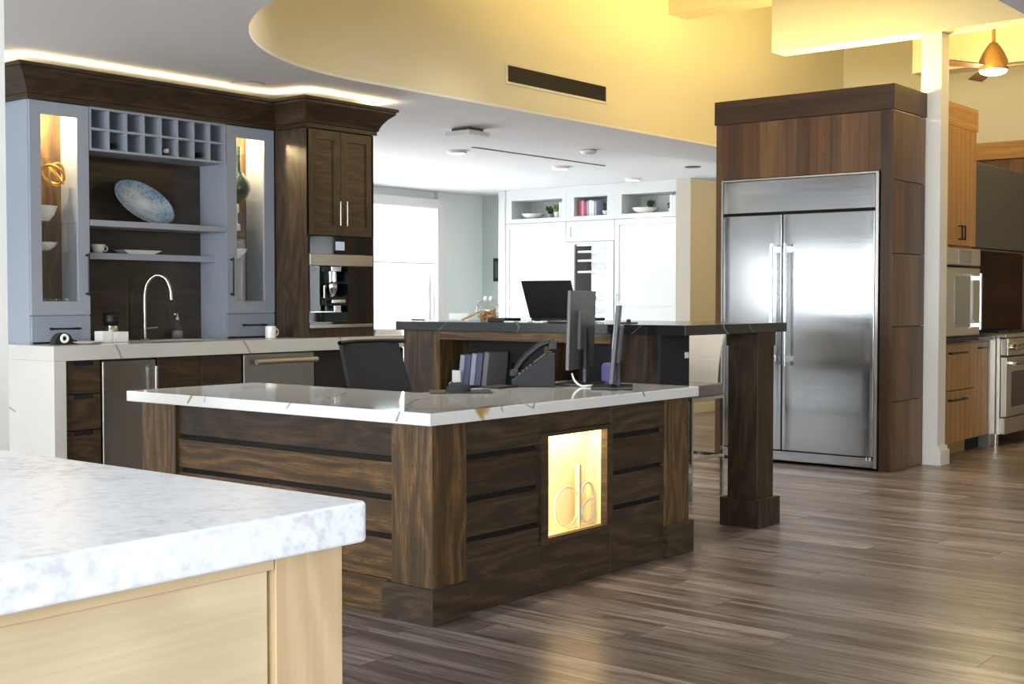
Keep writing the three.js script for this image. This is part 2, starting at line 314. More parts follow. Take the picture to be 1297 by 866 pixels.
// outer walls with window openings
function wallWith(name, ax, at, th, a0, a1, y1, mat, label) {
  const ws = WIN.filter(w => w.ax === ax && w.at === at).sort((p, q) => p.a0 - q.a0), geos = [];
  const b = (p, q, r, s) => geos.push(ax === 'v' ? box(p, q, r, s, at, at + th) : box(at, at + th, r, s, p, q));
  let c = a0; for (const w of ws) { b(c, w.a0, 0, y1); b(w.a0, w.a1, 0, w.y0); b(w.a0, w.a1, w.y1, y1); c = w.a1; } b(c, a1, 0, y1);
  structure(solo(name, geos, mat), label);
}
wallWith('wall_left', 'v', 12.4, 0.15, -5.15, 15.35, CEIL, M.wallMint, 'pale wall with tall windows');
wallWith('wall_front', 'u', -5, -0.15, -4, 12.4, CEIL, M.wallWhite, 'white wall with windows behind the camera');
wallWith('wall_right', 'v', -4, -0.15, -5.15, 15.35, CEIL, M.wallWhite, 'white wall with added windows beside the camera');
structure(solo('wall_back', box(14.62, 14.8, 0, CEIL, 6.66, 12.399), M.wallSage), 'grey green wall behind the white cabinets');
structure(solo('wall_kitchen', box(EU + 0.001, EU + 0.15, 0, VAULT + 0.1, -3.999, 6.65), M.wallCream), 'cream end wall of the kitchen');
structure(solo('wall_bar', box(2.3, 7.1, 0, CEIL - 0.001, 7.76, 7.9), M.wallWhite), 'white partition behind the wet bar');
structure(solo('wall_pillar', box(2.12, 2.5, 0, CEIL - 0.001, 4.40, 4.78), M.wallWhite), 'white pillar beside the stone counter');
structure(solo('wall_partition', box(11.8, 14.24, 0, 2.5, 7.12, 7.3), M.wallBeige), 'beige partition beside the white cabinets');
structure(solo('baseboard_partition', box(11.79, 14.2, 0, 0.1, 7.105, 7.12), M.trimWhite), 'white baseboard');
WIN.forEach((w, i) => {
  const c = (w.a0 + w.a1) / 2, at = w.at - w.dir * 0.06, B = (p, q, r, s, t, o = 0) => w.ax === 'v' ? box(p, q, r, s, at + o - t / 2, at + o + t / 2) : box(at + o - t / 2, at + o + t / 2, r, s, p, q);
  const g = thing('window_' + (i + 1), 'white framed window', null, w.ax === 'v' ? [c, w.y0, at] : [at, w.y0, c], null, 'structure');
  const f = 0.05, a0 = w.a0 + 0.002, a1 = w.a1 - 0.002, y0 = w.y0 + 0.002, y1 = w.y1 - 0.002;
  part(g, 'window_frame', [B(a0, a1, y0, y0 + f, 0.06), B(a0, a1, y1 - f, y1, 0.06), B(a0, a0 + f, y0 + f, y1 - f, 0.06), B(a1 - f, a1, y0 + f, y1 - f, 0.06), B(c - 0.02, c + 0.02, y0 + f, y1 - f, 0.05)], M.trimWhite);
  part(g, 'pane', B(a0 + f, c - 0.02, y0 + f, y1 - f, 0.006), M.glass); part(g, 'pane', B(c + 0.02, a1 - f, y0 + f, y1 - f, 0.006), M.glass);
});
{ const s = thing('roller_shade', 'white roller shade half drawn over the tall window', 'window shade', [12.35, 1.71, 12.33]);
  part(s, 'valance', box(11.15, 13.56, 2.5, 2.63, 12.28, 12.395, 0.01), M.trimWhite); part(s, 'fabric', box(11.22, 13.5, 1.73, 2.5, 12.345, 12.349), M.shade); part(s, 'hem_bar', box(11.22, 13.5, 1.71, 1.73, 12.34, 12.354), M.trimWhite); }
structure(solo('trim_4', box(13.56, 13.74, 0, CEIL - 0.002, 12.33, 12.399), M.trimWhite), 'white window casing');
// white post of the kitchen
{ const p = thing('wall_post', 'white square post beside the walnut refrigerator cabinet', null, [9.36, 0, 3.56], null, 'structure');
  part(p, 'shaft', box(9.27, 9.42, 0.1, 3.159, 3.49, 3.64), M.trimWhite); part(p, 'plinth', [box(9.262, 9.44, 0, 0.11, 3.462, 3.66), box(9.266, 9.43, 0.11, 0.14, 3.475, 3.65)], M.trimWhite); }
// air grille in the fascia
{ const g = thing('air_grille', 'long dark slatted air vent in the cream fascia', 'air vent', [8.65, 2.93, 6.5]);
  const a = 8.0, b = 9.37, y0 = 2.955, y1 = 3.085, v = 6.529;
  part(g, 'frame', [box(a - 0.02, b + 0.02, y0 - 0.02, y0, v - 0.012, v), box(a - 0.02, b + 0.02, y1, y1 + 0.02, v - 0.012, v), box(a - 0.02, a, y0, y1, v - 0.012, v), box(b, b + 0.02, y0, y1, v - 0.012, v)], M.wallCream);
  part(g, 'backing', box(a, b, y0, y1, v - 0.004, v - 0.001), M.core);
  for (let i = 0; i < 8; i++) { const y = y0 + 0.008 + i * (y1 - y0 - 0.008) / 8; part(g, 'slat', box(a, b, y, y + 0.007, v - 0.011, v - 0.004), M.bronze); } }

// =====================================================================
// WET BAR
// =====================================================================
const CT = 0.935;
{ // worktop with waterfall end
  const c = thing('wet_bar_worktop', 'white veined quartz worktop with waterfall end along the wet bar', 'worktop', [5.8, 0, 7.4]);
  part(c, 'slab', [box(4.27, 5.05, CT - 0.09, CT, 7.0, 7.755), box(5.05, 5.7, CT - 0.09, CT, 7.0, 7.28), box(5.05, 5.7, CT - 0.09, CT, 7.62, 7.755), box(5.7, 7.35, CT - 0.09, CT, 7.0, 7.755)], M.wetQuartz, { grain: 'top', ou: -0.8, ov: -0.8 });
  part(c, 'waterfall_panel', box(4.27, 4.35, 0, CT - 0.091, 7.0, 7.755), M.wetQuartz, { grain: 'y' });
  part(c, 'sink_basin', [box(5.05, 5.06, CT - 0.2, CT - 0.02, 7.28, 7.62), box(5.69, 5.7, CT - 0.2, CT - 0.02, 7.28, 7.62), box(5.06, 5.69, CT - 0.2, CT - 0.02, 7.28, 7.29), box(5.06, 5.69, CT - 0.2, CT - 0.02, 7.61, 7.62), box(5.06, 5.69, CT - 0.21, CT - 0.2, 7.28, 7.62)], M.nickel);
}
const FB = 7.03, BT = CT - 0.092;
{ const d = thing('drawer_unit', 'narrow dark oak drawer stack beside the waterfall panel', 'drawers', [4.48, 0, 7.4]);
  part(d, 'body', box(4.352, 4.61, 0.09, BT, FB + 0.022, 7.75), M.core); part(d, 'toe_kick', box(4.352, 4.61, 0, 0.09, FB + 0.08, 7.7), M.core);
  for (const [y0, y1] of [[0.64, 0.838], [0.415, 0.633], [0.1, 0.408]]) { const w = part(d, 'drawer_front', [box(4.356, 4.605, y0, y1 - 0.03, FB, FB + 0.02), box(4.356, 4.42, y1 - 0.03, y1, FB, FB + 0.02), box(4.56, 4.605, y1 - 0.03, y1, FB, FB + 0.02)], M.darkoak, { grain: 'u' }); part(w, 'finger_pull', box(4.42, 4.56, y1 - 0.03, y1, FB + 0.012, FB + 0.02), M.blackInside); } }
{ const d = thing('beverage_fridge', 'stainless undercounter fridge between dark oak fronts', 'fridge', [4.82, 0, 7.4]);
  part(d, 'body', box(4.615, 5.02, 0.06, BT, FB + 0.05, 7.75), M.core); part(d, 'kick_plate', box(4.615, 5.02, 0, 0.06, FB + 0.08, 7.7), M.core);
  const w = part(d, 'door', box(4.62, 5.015, 0.07, 0.835, FB - 0.005, FB + 0.05, 0.012), M.steelDimmed, { grain: 'u' });
  part(w, 'handle', [rod([4.985, 0.3, FB - 0.05], [4.985, 0.79, FB - 0.05], 0.011), rod([4.985, 0.33, FB - 0.05], [4.985, 0.33, FB], 0.007), rod([4.985, 0.76, FB - 0.05], [4.985, 0.76, FB], 0.007)], M.chrome); }
{ const d = thing('sink_cabinet', 'dark oak two door cabinet under the sink', 'cabinet', [5.37, 0, 7.4]);
  part(d, 'body', box(5.025, 5.72, 0.09, 0.7, FB + 0.022, 7.75), M.core); part(d, 'front_rail', box(5.025, 5.72, 0.7, BT, FB + 0.022, FB + 0.06), M.core); part(d, 'toe_kick', box(5.025, 5.72, 0, 0.09, FB + 0.08, 7.7), M.core);
  for (const [a, b] of [[5.03, 5.37], [5.375, 5.715]]) part(d, 'door', box(a, b, 0.1, 0.838, FB, FB + 0.02, 0.003), M.darkoak2, { grain: 'u' }); }
{ const d = thing('dishwasher', 'stainless dishwasher with a thick bar handle', 'dishwasher', [6.05, 0, 7.4]);
  part(d, 'body', box(5.725, 6.385, 0.09, BT, FB + 0.04, 7.74), M.core); part(d, 'kick_plate', box(5.725, 6.385, 0, 0.09, FB + 0.07, 7.7), M.core);
  const w = part(d, 'door', box(5.73, 6.38, 0.1, 0.838, FB - 0.01, FB + 0.04, 0.006), M.steelDimmed, { grain: 'u' });
  part(w, 'handle', [rod([5.8, 0.785, FB - 0.06], [6.36, 0.785, FB - 0.06], 0.019, 16), box(5.83, 5.85, 0.775, 0.795, FB - 0.06, FB - 0.01), box(6.31, 6.33, 0.775, 0.795, FB - 0.06, FB - 0.01)], M.nickel); }
{ const d = thing('base_cabinet', 'charcoal drawer cabinet beside the dishwasher', 'cabinet', [6.85, 0, 7.4]);
  part(d, 'body', box(6.39, 7.33, 0.09, BT, FB + 0.022, 7.75), M.core); part(d, 'toe_kick', box(6.39, 7.33, 0, 0.09, FB + 0.08, 7.7), M.core);
  for (const [y0, y1] of [[0.56, 0.838], [0.1, 0.552]]) { const w = part(d, 'drawer_front', box(6.395, 7.325, y0, y1, FB, FB + 0.02, 0.003), M.blackMatte); part(w, 'handle', [box(6.72, 7.0, y1 - 0.07, y1 - 0.055, FB - 0.035, FB - 0.025), box(6.74, 6.755, y1 - 0.07, y1 - 0.055, FB - 0.026, FB), box(6.965, 6.98, y1 - 0.07, y1 - 0.055, FB - 0.026, FB)], M.bronze); } }
// blue glass-door cabinets standing on the worktop
const BV = 7.44, BW = 7.755, BTOP = 2.475;
function glassCabinet(name, label, a, b, gl, gr, hingeLeft) {
  const c = thing(name, label, 'cabinet', [(a + b) / 2, CT, 7.6]);
  part(c, 'side_panel', box(a, a + 0.02, CT, BTOP, BV + 0.02, BW), M.blue); part(c, 'side_panel', box(b - 0.02, b, CT, BTOP, BV + 0.02, BW), M.blue);
  part(c, 'top_panel', box(a + 0.02, b - 0.02, BTOP - 0.02, BTOP, BV + 0.02, BW), M.blue); part(c, 'bottom_panel', box(a + 0.02, b - 0.02, 1.1, 1.12, BV + 0.02, BW), M.blue);
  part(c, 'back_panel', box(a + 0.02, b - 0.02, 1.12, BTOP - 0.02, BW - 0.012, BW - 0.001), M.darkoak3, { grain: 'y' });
  part(c, 'drawer_body', box(a + 0.02, b - 0.02, CT, 1.1, BV + 0.024, BW - 0.01), M.core);
  for (const y of [1.53, 1.72, 1.945]) part(c, 'glass_shelf', box(a + 0.022, b - 0.022, y - 0.008, y, BV + 0.05, BW - 0.015), M.glass);
  const y0 = 1.205, y1 = 2.39, d = part(c, 'door', [box(a + 0.004, gl, 1.118, BTOP - 0.004, BV, BV + 0.02), box(gr, b - 0.004, 1.118, BTOP - 0.004, BV, BV + 0.02), box(gl, gr, 1.118, y0, BV, BV + 0.02), box(gl, gr, y1, BTOP - 0.004, BV, BV + 0.02)], M.blue);
  part(d, 'pane', box(gl, gr, y0, y1, BV + 0.008, BV + 0.013), M.glass);
  const hu = hingeLeft ? b - 0.03 : a + 0.035;
  part(d, 'handle', [rod([hu, 1.24, BV - 0.03], [hu, 1.52, BV - 0.03], 0.006), rod([hu, 1.255, BV - 0.03], [hu, 1.255, BV], 0.008), rod([hu, 1.505, BV - 0.03], [hu, 1.505, BV], 0.008)], M.bronze);
  const w = part(c, 'drawer_front', box(a + 0.004, b - 0.004, CT + 0.012, 1.11, BV, BV + 0.02, 0.002), M.blue2), m = (a + b) / 2 + 0.01;
  part(w, 'handle', [rod([m - 0.11, 1.03, BV - 0.03], [m + 0.11, 1.03, BV - 0.03], 0.006), rod([m - 0.09, 1.03, BV - 0.03], [m - 0.09, 1.03, BV], 0.008), rod([m + 0.09, 1.03, BV - 0.03], [m + 0.09, 1.03, BV], 0.008)], M.bronze);
  part(c, 'puck_light', lathe([[0, 0], [0.03, 0], [0.03, 0.008], [0, 0.008]], [(a + b) / 2, BTOP - 0.029, 7.58]), M.warmGlow);
  point((a + b) / 2, BTOP - 0.05, 7.58, WARM, 2.2);
  return c;
}
glassCabinet('glass_cabinet', 'blue glass door cabinet holding a gold knot sculpture', 4.385, 4.81, 4.464, 4.722, true);
glassCabinet('glass_cabinet', 'blue glass door cabinet holding a dark green vase', 5.925, 6.372, 6.016, 6.273, false);
{ const c = thing('wine_rack', 'blue two row wine cubby rack above the open shelves', 'wine rack', [5.37, 2.19, 7.6]);
  const a = 4.812, b = 5.923, y0 = 2.19, y1 = BTOP, n = 8, t = 0.016;
  part(c, 'back_panel', box(a, b, y0, y1, BW - 0.012, BW - 0.001), M.blue2);
  for (const y of [y0, (y0 + y1 - t) / 2, y1 - t]) part(c, 'divider_shelf', box(a, b, y, y + t, BV, BW - 0.012), M.blue);
  for (let i = 0; i <= n; i++) { const u = a + i * (b - a - t) / n; part(c, 'divider', [box(u, u + t, y0 + t, (y0 + y1 - t) / 2, BV + 0.001, BW - 0.012), box(u, u + t, (y0 + y1 + t) / 2, y1 - t, BV + 0.001, BW - 0.012)], M.blue); }
  for (const [k, lab, m] of [[1, 'dark wine bottle lying in second cubby of the lower row', M.foil], [4, 'wine bottle with pale cap lying in middle cubby of the lower row', M.porcelain], [6, 'dark wine bottle lying in seventh cubby of the lower row', M.foil]]) {
    const u = a + (k + 0.5) * (b - a) / n + 0.004, y = y0 + t + 0.0375, bt = thing('wine_bottle', lab, 'bottle', [u, y0 + t, 7.6], 'wine bottles in the rack');
    const mk = (pts) => { const g = new THREE.LatheGeometry(pts.map(p => new THREE.Vector2(p[0], p[1])), 20); g.rotateX(Math.PI / 2); g.translate(u, y, -7.73); return g; };
    part(bt, 'glass_body', mk([[0, 0], [0.036, 0], [0.037, 0.16], [0.03, 0.19], [0.015, 0.215], [0.014, 0.25]]), M.wine); part(bt, 'capsule', mk([[0.0145, 0.225], [0.0155, 0.23], [0.0155, 0.262], [0, 0.263]]), m); } }
solo('backsplash_panel', box(4.812, 5.923, CT, 2.189, BW - 0.012, BW + 0.002), M.backsplash, 'dark polished panel behind the sink and shelves', 'backsplash', { grain: 'u' });
solo('shelf', box(4.812, 5.923, 1.7, 1.74, BV + 0.001, BW - 0.013, 0.002), M.blue, 'upper blue shelf carrying the oval platter', 'shelf');
solo('shelf', box(4.812, 5.923, 1.487, 1.53, 7.58, BW - 0.013, 0.002), M.blue, 'lower narrow blue shelf carrying the cup and tray', 'shelf');
// tall coffee cabinet
const TV = 7.1, TA = 6.384, TB = 7.07, TTOP = 2.475;
{ const c = thing('tall_coffee_cabinet', 'tall dark oak cabinet around the built-in coffee machine', 'cabinet', [(TA + TB) / 2, CT, 7.4]);
  part(c, 'side_panel', box(TA, TA + 0.02, CT, TTOP, TV, BW), M.darkoak, { grain: 'y' }); part(c, 'side_panel', box(TB - 0.02, TB, CT, TTOP, TV, BW), M.darkoak, { grain: 'y' });
  part(c, 'carcass', [box(TA + 0.02, TB - 0.02, 1.69, TTOP, TV + 0.022, BW), box(TA + 0.02, TB - 0.02, CT, 1.0, TV + 0.005, BW), box(TA + 0.02, TB - 0.02, 1.0, 1.69, 7.65, BW)], M.darkoak2, { grain: 'y' });
  const mid = (TA + TB) / 2;
  for (const [a, b, hu] of [[TA + 0.003, mid - 0.002, mid - 0.03], [mid + 0.002, TB - 0.003, mid + 0.04]]) {
    const s = 0.07, y0 = 1.695, y1 = TTOP - 0.005;
    const d = part(c, 'door', box(a + s, b - s, y0 + s, y1 - s, TV + 0.012, TV + 0.018), M.darkoak, { grain: 'u' });
    part(d, 'stile', box(a, a + s, y0, y1, TV, TV + 0.02), M.darkoak, { grain: 'y' }); part(d, 'stile', box(b - s, b, y0, y1, TV, TV + 0.02), M.darkoak, { grain: 'y' });
    part(d, 'rail', box(a + s, b - s, y0, y0 + s, TV, TV + 0.02), M.darkoak, { grain: 'u' }); part(d, 'rail', box(a + s, b - s, y1 - s, y1, TV, TV + 0.02), M.darkoak, { grain: 'u' });
    part(d, 'handle', [rod([hu, 1.77, TV - 0.03], [hu, 1.95, TV - 0.03], 0.006), rod([hu, 1.79, TV - 0.03], [hu, 1.79, TV], 0.005), rod([hu, 1.93, TV - 0.03], [hu, 1.93, TV], 0.005)], M.nickel);
  } }
{ const c = thing('coffee_machine', 'built-in black glass coffee machine with steel band', 'coffee machine', [6.73, 1.0, 7.35]);
  const a = TA + 0.022, b = TB - 0.022;
  part(c, 'body', box(a, b, 1.005, 1.685, TV + 0.14, 7.6), M.core);
  part(c, 'control_panel', box(a, b, 1.555, 1.685, TV - 0.01, TV + 0.13), M.darkGlass);
  const s = part(c, 'display', box(6.66, 6.75, 1.585, 1.65, TV - 0.0125, TV - 0.01), M.screenGlow);
  part(c, 'steel_band', box(a, b, 1.468, 1.552, TV - 0.012, TV + 0.13, 0.003), M.steelRange);
  part(c, 'glass_front', [box(6.79, b, 1.03, 1.465, TV - 0.008, TV + 0.13), box(a, 6.79, 1.03, 1.05, TV - 0.008, TV + 0.13), box(a, 6.5, 1.13, 1.465, TV - 0.008, TV + 0.13), box(6.5, 6.79, 1.05, 1.465, TV + 0.12, TV + 0.13)], M.darkGlass);
  part(c, 'spout', [box(6.63, 6.73, 1.425, 1.465, TV + 0.0, TV + 0.11, 0.006), rod([6.66, 1.35, TV + 0.05], [6.66, 1.43, TV + 0.05], 0.018), rod([6.70, 1.35, TV + 0.05], [6.70, 1.43, TV + 0.05], 0.018)], M.chrome);
  part(c, 'brew_head', [lathe([[0.0, 0.0], [0.03, 0.01], [0.045, 0.05], [0.05, 0.1], [0.04, 0.11], [0, 0.11]], [6.68, 1.23, TV + 0.06]), rod([6.58, 1.23, TV + 0.03], [6.58, 1.32, TV + 0.03], 0.007)], M.chrome);
  part(c, 'cup_tray', [box(6.63, 6.77, 1.19, 1.215, TV - 0.005, TV + 0.11, 0.004), box(6.65, 6.72, 1.12, 1.17, TV - 0.005, TV + 0.1, 0.004), box(a, 6.72, 1.122, 1.128, TV - 0.012, TV + 0.1)], M.chrome);
  part(c, 'bottom_trim', box(a, b, 1.005, 1.03, TV - 0.01, TV + 0.13, 0.002), M.nickel);
}
// crown moulding with the light cove behind it
{ const k = thing('crown_moulding', 'dark oak crown moulding over the blue cabinets and coffee cabinet', 'moulding', [5.7, TTOP, 7.4]);
  const prof = [[0, 2.4765], [0.02, 2.4765], [0.02, 2.505], [0.03, 2.51], [0.035, 2.53], [0.05, 2.56], [0.08, 2.6], [0.115, 2.63], [0.125, 2.64], [0.125, 2.655], [0.14, 2.66], [0.14, 2.68], [0.1, 2.68], [0.1, 2.63], [0, 2.58], [0, 2.4765]];
  const y0 = (p) => p.map(([o, y]) => [o, y]);
  const path = [[4.385, BW], [4.385, BV], [TA, BV], [TA, TV], [TB, TV], [TB, BW]];
  part(k, 'cornice', sweep(path, y0(prof)), M.darkoak2, { grain: 'u' });
  part(k, 'frieze', [box(4.385, TA, BTOP + 0.0015, 2.6, BV, BW), box(TA, TB, TTOP + 0.0015, 2.6, TV, BW)], M.darkoak2, { grain: 'u' });
  // light strip in the cove
  const segs = [[[4.31, BW], [4.31, BV - 0.07]], [[4.31, BV - 0.07], [TA - 0.07, BV - 0.07]], [[TA - 0.07, BV - 0.07], [TA - 0.07, TV - 0.07]], [[TA - 0.07, TV - 0.07], [TB + 0.07, TV - 0.07]], [[TB + 0.07, TV - 0.07], [TB + 0.07, BW]]];
  for (const [a, b] of segs) {
    const lu = Math.abs(b[0] - a[0]), lv = Math.abs(b[1] - a[1]), cu = (a[0] + b[0]) / 2, cv = (a[1] + b[1]) / 2;
    part(k, 'light_strip', box(cu - Math.max(lu, 0.02) / 2, cu + Math.max(lu, 0.02) / 2, 2.655, 2.67, cv - Math.max(lv, 0.02) / 2, cv + Math.max(lv, 0.02) / 2), M.coveGlow);
    const l = new THREE.RectAreaLight(WARM, 14, Math.max(lu, 0.03), Math.max(lv, 0.03)); l.position.set(cu, 2.675, -cv); l.rotation.x = Math.PI / 2; scene.add(l);
  } }

// =====================================================================
// RECEPTION DESK
// =====================================================================
const DT = 0.80;
{ const s = new THREE.Shape(); [[3.465, 3.19], [5.37, 3.19], [5.37, 3.95], [4.22, 3.95], [4.22, 5.08], [3.465, 5.08]].forEach((p, i) => i ? s.lineTo(...p) : s.moveTo(...p)); s.closePath();
  const g = new THREE.ExtrudeGeometry(s, { depth: 0.043, bevelEnabled: true, bevelThickness: 0.002, bevelSize: 0.002, bevelOffset: -0.002, bevelSegments: 1 }); g.rotateX(-Math.PI / 2); g.translate(0, DT - 0.045, 0);
  solo('desk_countertop', g, M.quartz, 'white quartz L-shaped desk top with gold and grey veins', 'countertop', { grain: 'top', ou: -0.72, ov: -0.72 }); }
{ const d = thing('reception_desk', 'dark oak reception desk with grooved boards and a lit niche', 'desk', [4.4, 0, 4.0]);
  const top = DT - 0.0485, G = 0.011;
  part(d, 'core', [box(3.56, 3.66, 0, top, 3.44, 5.02), box(3.56, 4.2, 0, top, 3.262, 3.44), box(4.69, 5.34, 0, top, 3.262, 3.44), box(4.2, 4.69, 0, 0.199, 3.262, 3.44), box(4.2, 4.69, 0.676, top, 3.262, 3.44), box(4.2, 4.69, 0.199, 0.676, 3.355, 3.44), box(3.66, 4.2, 0, top, 4.95, 5.02)], M.core);
  // right face boards (plane v = 3.24)
  const rb = (a, b, y0, y1, m = M.darkoak) => part(d, 'board', box(a, b, y0, y1, 3.24, 3.262, 0.003), m, { grain: 'u' });
  for (const [a, b] of [[3.71, 4.182], [4.7, 5.135]]) { rb(a, b, 0.609 + G, top); rb(a, b, 0.445 + G, 0.609 - G, M.darkoak2); rb(a, b, 0.289 + G, 0.445 - G); rb(a, b, 0.0, 0.289 - G); }
  rb(4.182, 4.7, 0.668, top); rb(4.182, 4.7, 0.0, 0.198);
  // left face boards (plane u = 3.535)
  const lbd = (y0, y1, m) => part(d, 'board', box(3.535, 3.56, y0, y1, 3.44, 4.79, 0.003), m, { grain: 'v' });
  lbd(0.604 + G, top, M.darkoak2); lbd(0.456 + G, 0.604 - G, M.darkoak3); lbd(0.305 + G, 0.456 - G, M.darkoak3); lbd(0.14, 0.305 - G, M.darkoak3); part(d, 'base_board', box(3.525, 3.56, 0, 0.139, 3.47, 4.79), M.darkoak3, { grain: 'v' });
  // posts
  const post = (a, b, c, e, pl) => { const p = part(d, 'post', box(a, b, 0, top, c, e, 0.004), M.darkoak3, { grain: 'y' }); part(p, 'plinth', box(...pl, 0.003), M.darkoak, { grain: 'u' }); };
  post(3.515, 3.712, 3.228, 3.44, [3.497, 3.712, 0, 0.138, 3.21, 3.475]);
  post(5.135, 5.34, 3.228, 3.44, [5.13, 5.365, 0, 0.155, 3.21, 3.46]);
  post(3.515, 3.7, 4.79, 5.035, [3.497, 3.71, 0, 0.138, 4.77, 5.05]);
  // niche
  const nf = part(d, 'niche_frame', [box(4.182, 4.229, 0.198, 0.668, 3.228, 3.262), box(4.655, 4.7, 0.198, 0.668, 3.228, 3.262), box(4.229, 4.655, 0.198, 0.226, 3.228, 3.262), box(4.229, 4.655, 0.65, 0.668, 3.228, 3.262)], M.darkoak, { grain: 'u' });
  part(d, 'niche_lining', [box(4.2, 4.69, 0.2, 0.675, 3.345, 3.353), box(4.2, 4.21, 0.2, 0.675, 3.263, 3.345), box(4.66, 4.69, 0.2, 0.675, 3.263, 3.345), box(4.21, 4.66, 0.2, 0.222, 3.263, 3.345), box(4.21, 4.66, 0.665, 0.675, 3.263, 3.345)], M.niche);
  part(d, 'light_strip', box(4.212, 4.222, 0.24, 0.64, 3.265, 3.275), M.warmGlow); part(d, 'light_strip', box(4.25, 4.63, 0.655, 0.662, 3.265, 3.275), M.warmGlow);
  area(4.226, 0.44, 3.278, 0.014, 0.4, [4.45, 0.44, 3.335], WARM, 80);
  area(4.44, 0.652, 3.28, 0.38, 0.014, [4.44, 0.4, 3.32], WARM, 80);
}
{ // letters d a in the niche
  const s = thing('niche_letters', 'pale metal outline letters da standing in the lit niche', 'sign', [4.5, 0.222, 3.3]);
  const v = 3.295, y0 = 0.232;
  const ell = (cu, cy, ru, ry, n = 40) => { const p = []; for (let i = 0; i < n; i++) { const a = 2 * Math.PI * i / n; p.push([cu + ru * Math.cos(a), cy + ry * Math.sin(a), v]); } return p; };
  part(s, 'letter_d', [tube(ell(4.445, y0 + 0.09, 0.086, 0.086), 0.005, 64, 8, true), box(4.522, 4.54, 0.223, 0.5, v - 0.012, v + 0.012, 0.003)], M.letter);
  part(s, 'letter_a', [tube([[4.555, y0 + 0.135, v], [4.565, y0 + 0.165, v], [4.6, y0 + 0.18, v], [4.632, y0 + 0.16, v], [4.642, y0 + 0.12, v], [4.642, y0 + 0.05, v], [4.645, y0 + 0.0, v]], 0.006, 40), tube([[4.642, y0 + 0.108, v], [4.6, y0 + 0.1, v], [4.565, y0 + 0.078, v], [4.555, y0 + 0.04, v], [4.575, y0 + 0.008, v], [4.612, y0 + 0.01, v], [4.642, y0 + 0.045, v]], 0.006, 40)], M.letter);
}

// =====================================================================
// BAR BEHIND THE DESK
// =====================================================================
const BH = 1.092;
solo('bar_countertop', box(5.37, 6.43, BH - 0.05, BH, 3.265, 5.215, 0.002), M.barStone, 'black stone bar top with thin white veins', 'countertop', { grain: 'top' });
{ const b = thing('bar_shelf_unit', 'dark oak bar cabinet with open black shelves under the bar top', 'cabinet', [5.75, 0, 4.25]);
  const top = BH - 0.051, f = 5.4, k = 5.67;
  part(b, 'back_panel', box(k - 0.02, k, 0.05, top, 3.43, 5.18), M.darkoak, { grain: 'y' });
  part(b, 'inner_back', box(5.64, 5.649, 0.05, top, 3.73, 4.93), M.blackInside);
  part(b, 'end_post', box(f, 5.649, 0, top, 4.94, 5.18, 0.003), M.darkoak, { grain: 'y' });
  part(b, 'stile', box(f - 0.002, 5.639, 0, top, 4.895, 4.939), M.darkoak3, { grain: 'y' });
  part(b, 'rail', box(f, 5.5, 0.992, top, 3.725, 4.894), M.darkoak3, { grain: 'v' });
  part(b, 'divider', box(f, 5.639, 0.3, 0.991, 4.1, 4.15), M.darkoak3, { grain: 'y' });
  part(b, 'shelf', box(f, 5.639, 0.66, 0.68, 4.151, 4.894), M.blackInside); part(b, 'shelf', box(f, 5.639, 0.66, 0.68, 3.725, 4.099), M.blackInside);
  part(b, 'lower_panel', box(f, f + 0.03, 0.05, 0.3, 3.725, 4.894), M.darkoak, { grain: 'v' });
  part(b, 'panel', box(f, 5.649, 0, top, 3.436, 3.724, 0.002), M.darkoak2, { grain: 'y' });
  const e = part(b, 'end_panel', box(f + 0.004, 5.67, 0, top, 3.425, 3.4355), M.blackMatte);
  part(e, 'outlet', box(5.625, 5.66, 0.92, 0.95, 3.421, 3.425), M.porcelain);
}
{ const c = thing('bar_support_column', 'square dark oak column carrying the bar top end', 'column', [6.22, 0, 3.37]);
  part(c, 'shaft', box(6.13, 6.31, 0.13, BH - 0.051, 3.28, 3.46, 0.003), M.darkoak2, { grain: 'y' });
  part(c, 'plinth', box(6.1, 6.335, 0, 0.15, 3.25, 3.49, 0.003), M.darkoak2, { grain: 'y' }); part(c, 'capital', box(6.124, 6.316, 0.97, BH - 0.051, 3.274, 3.466), M.darkoak2, { grain: 'y' }); }
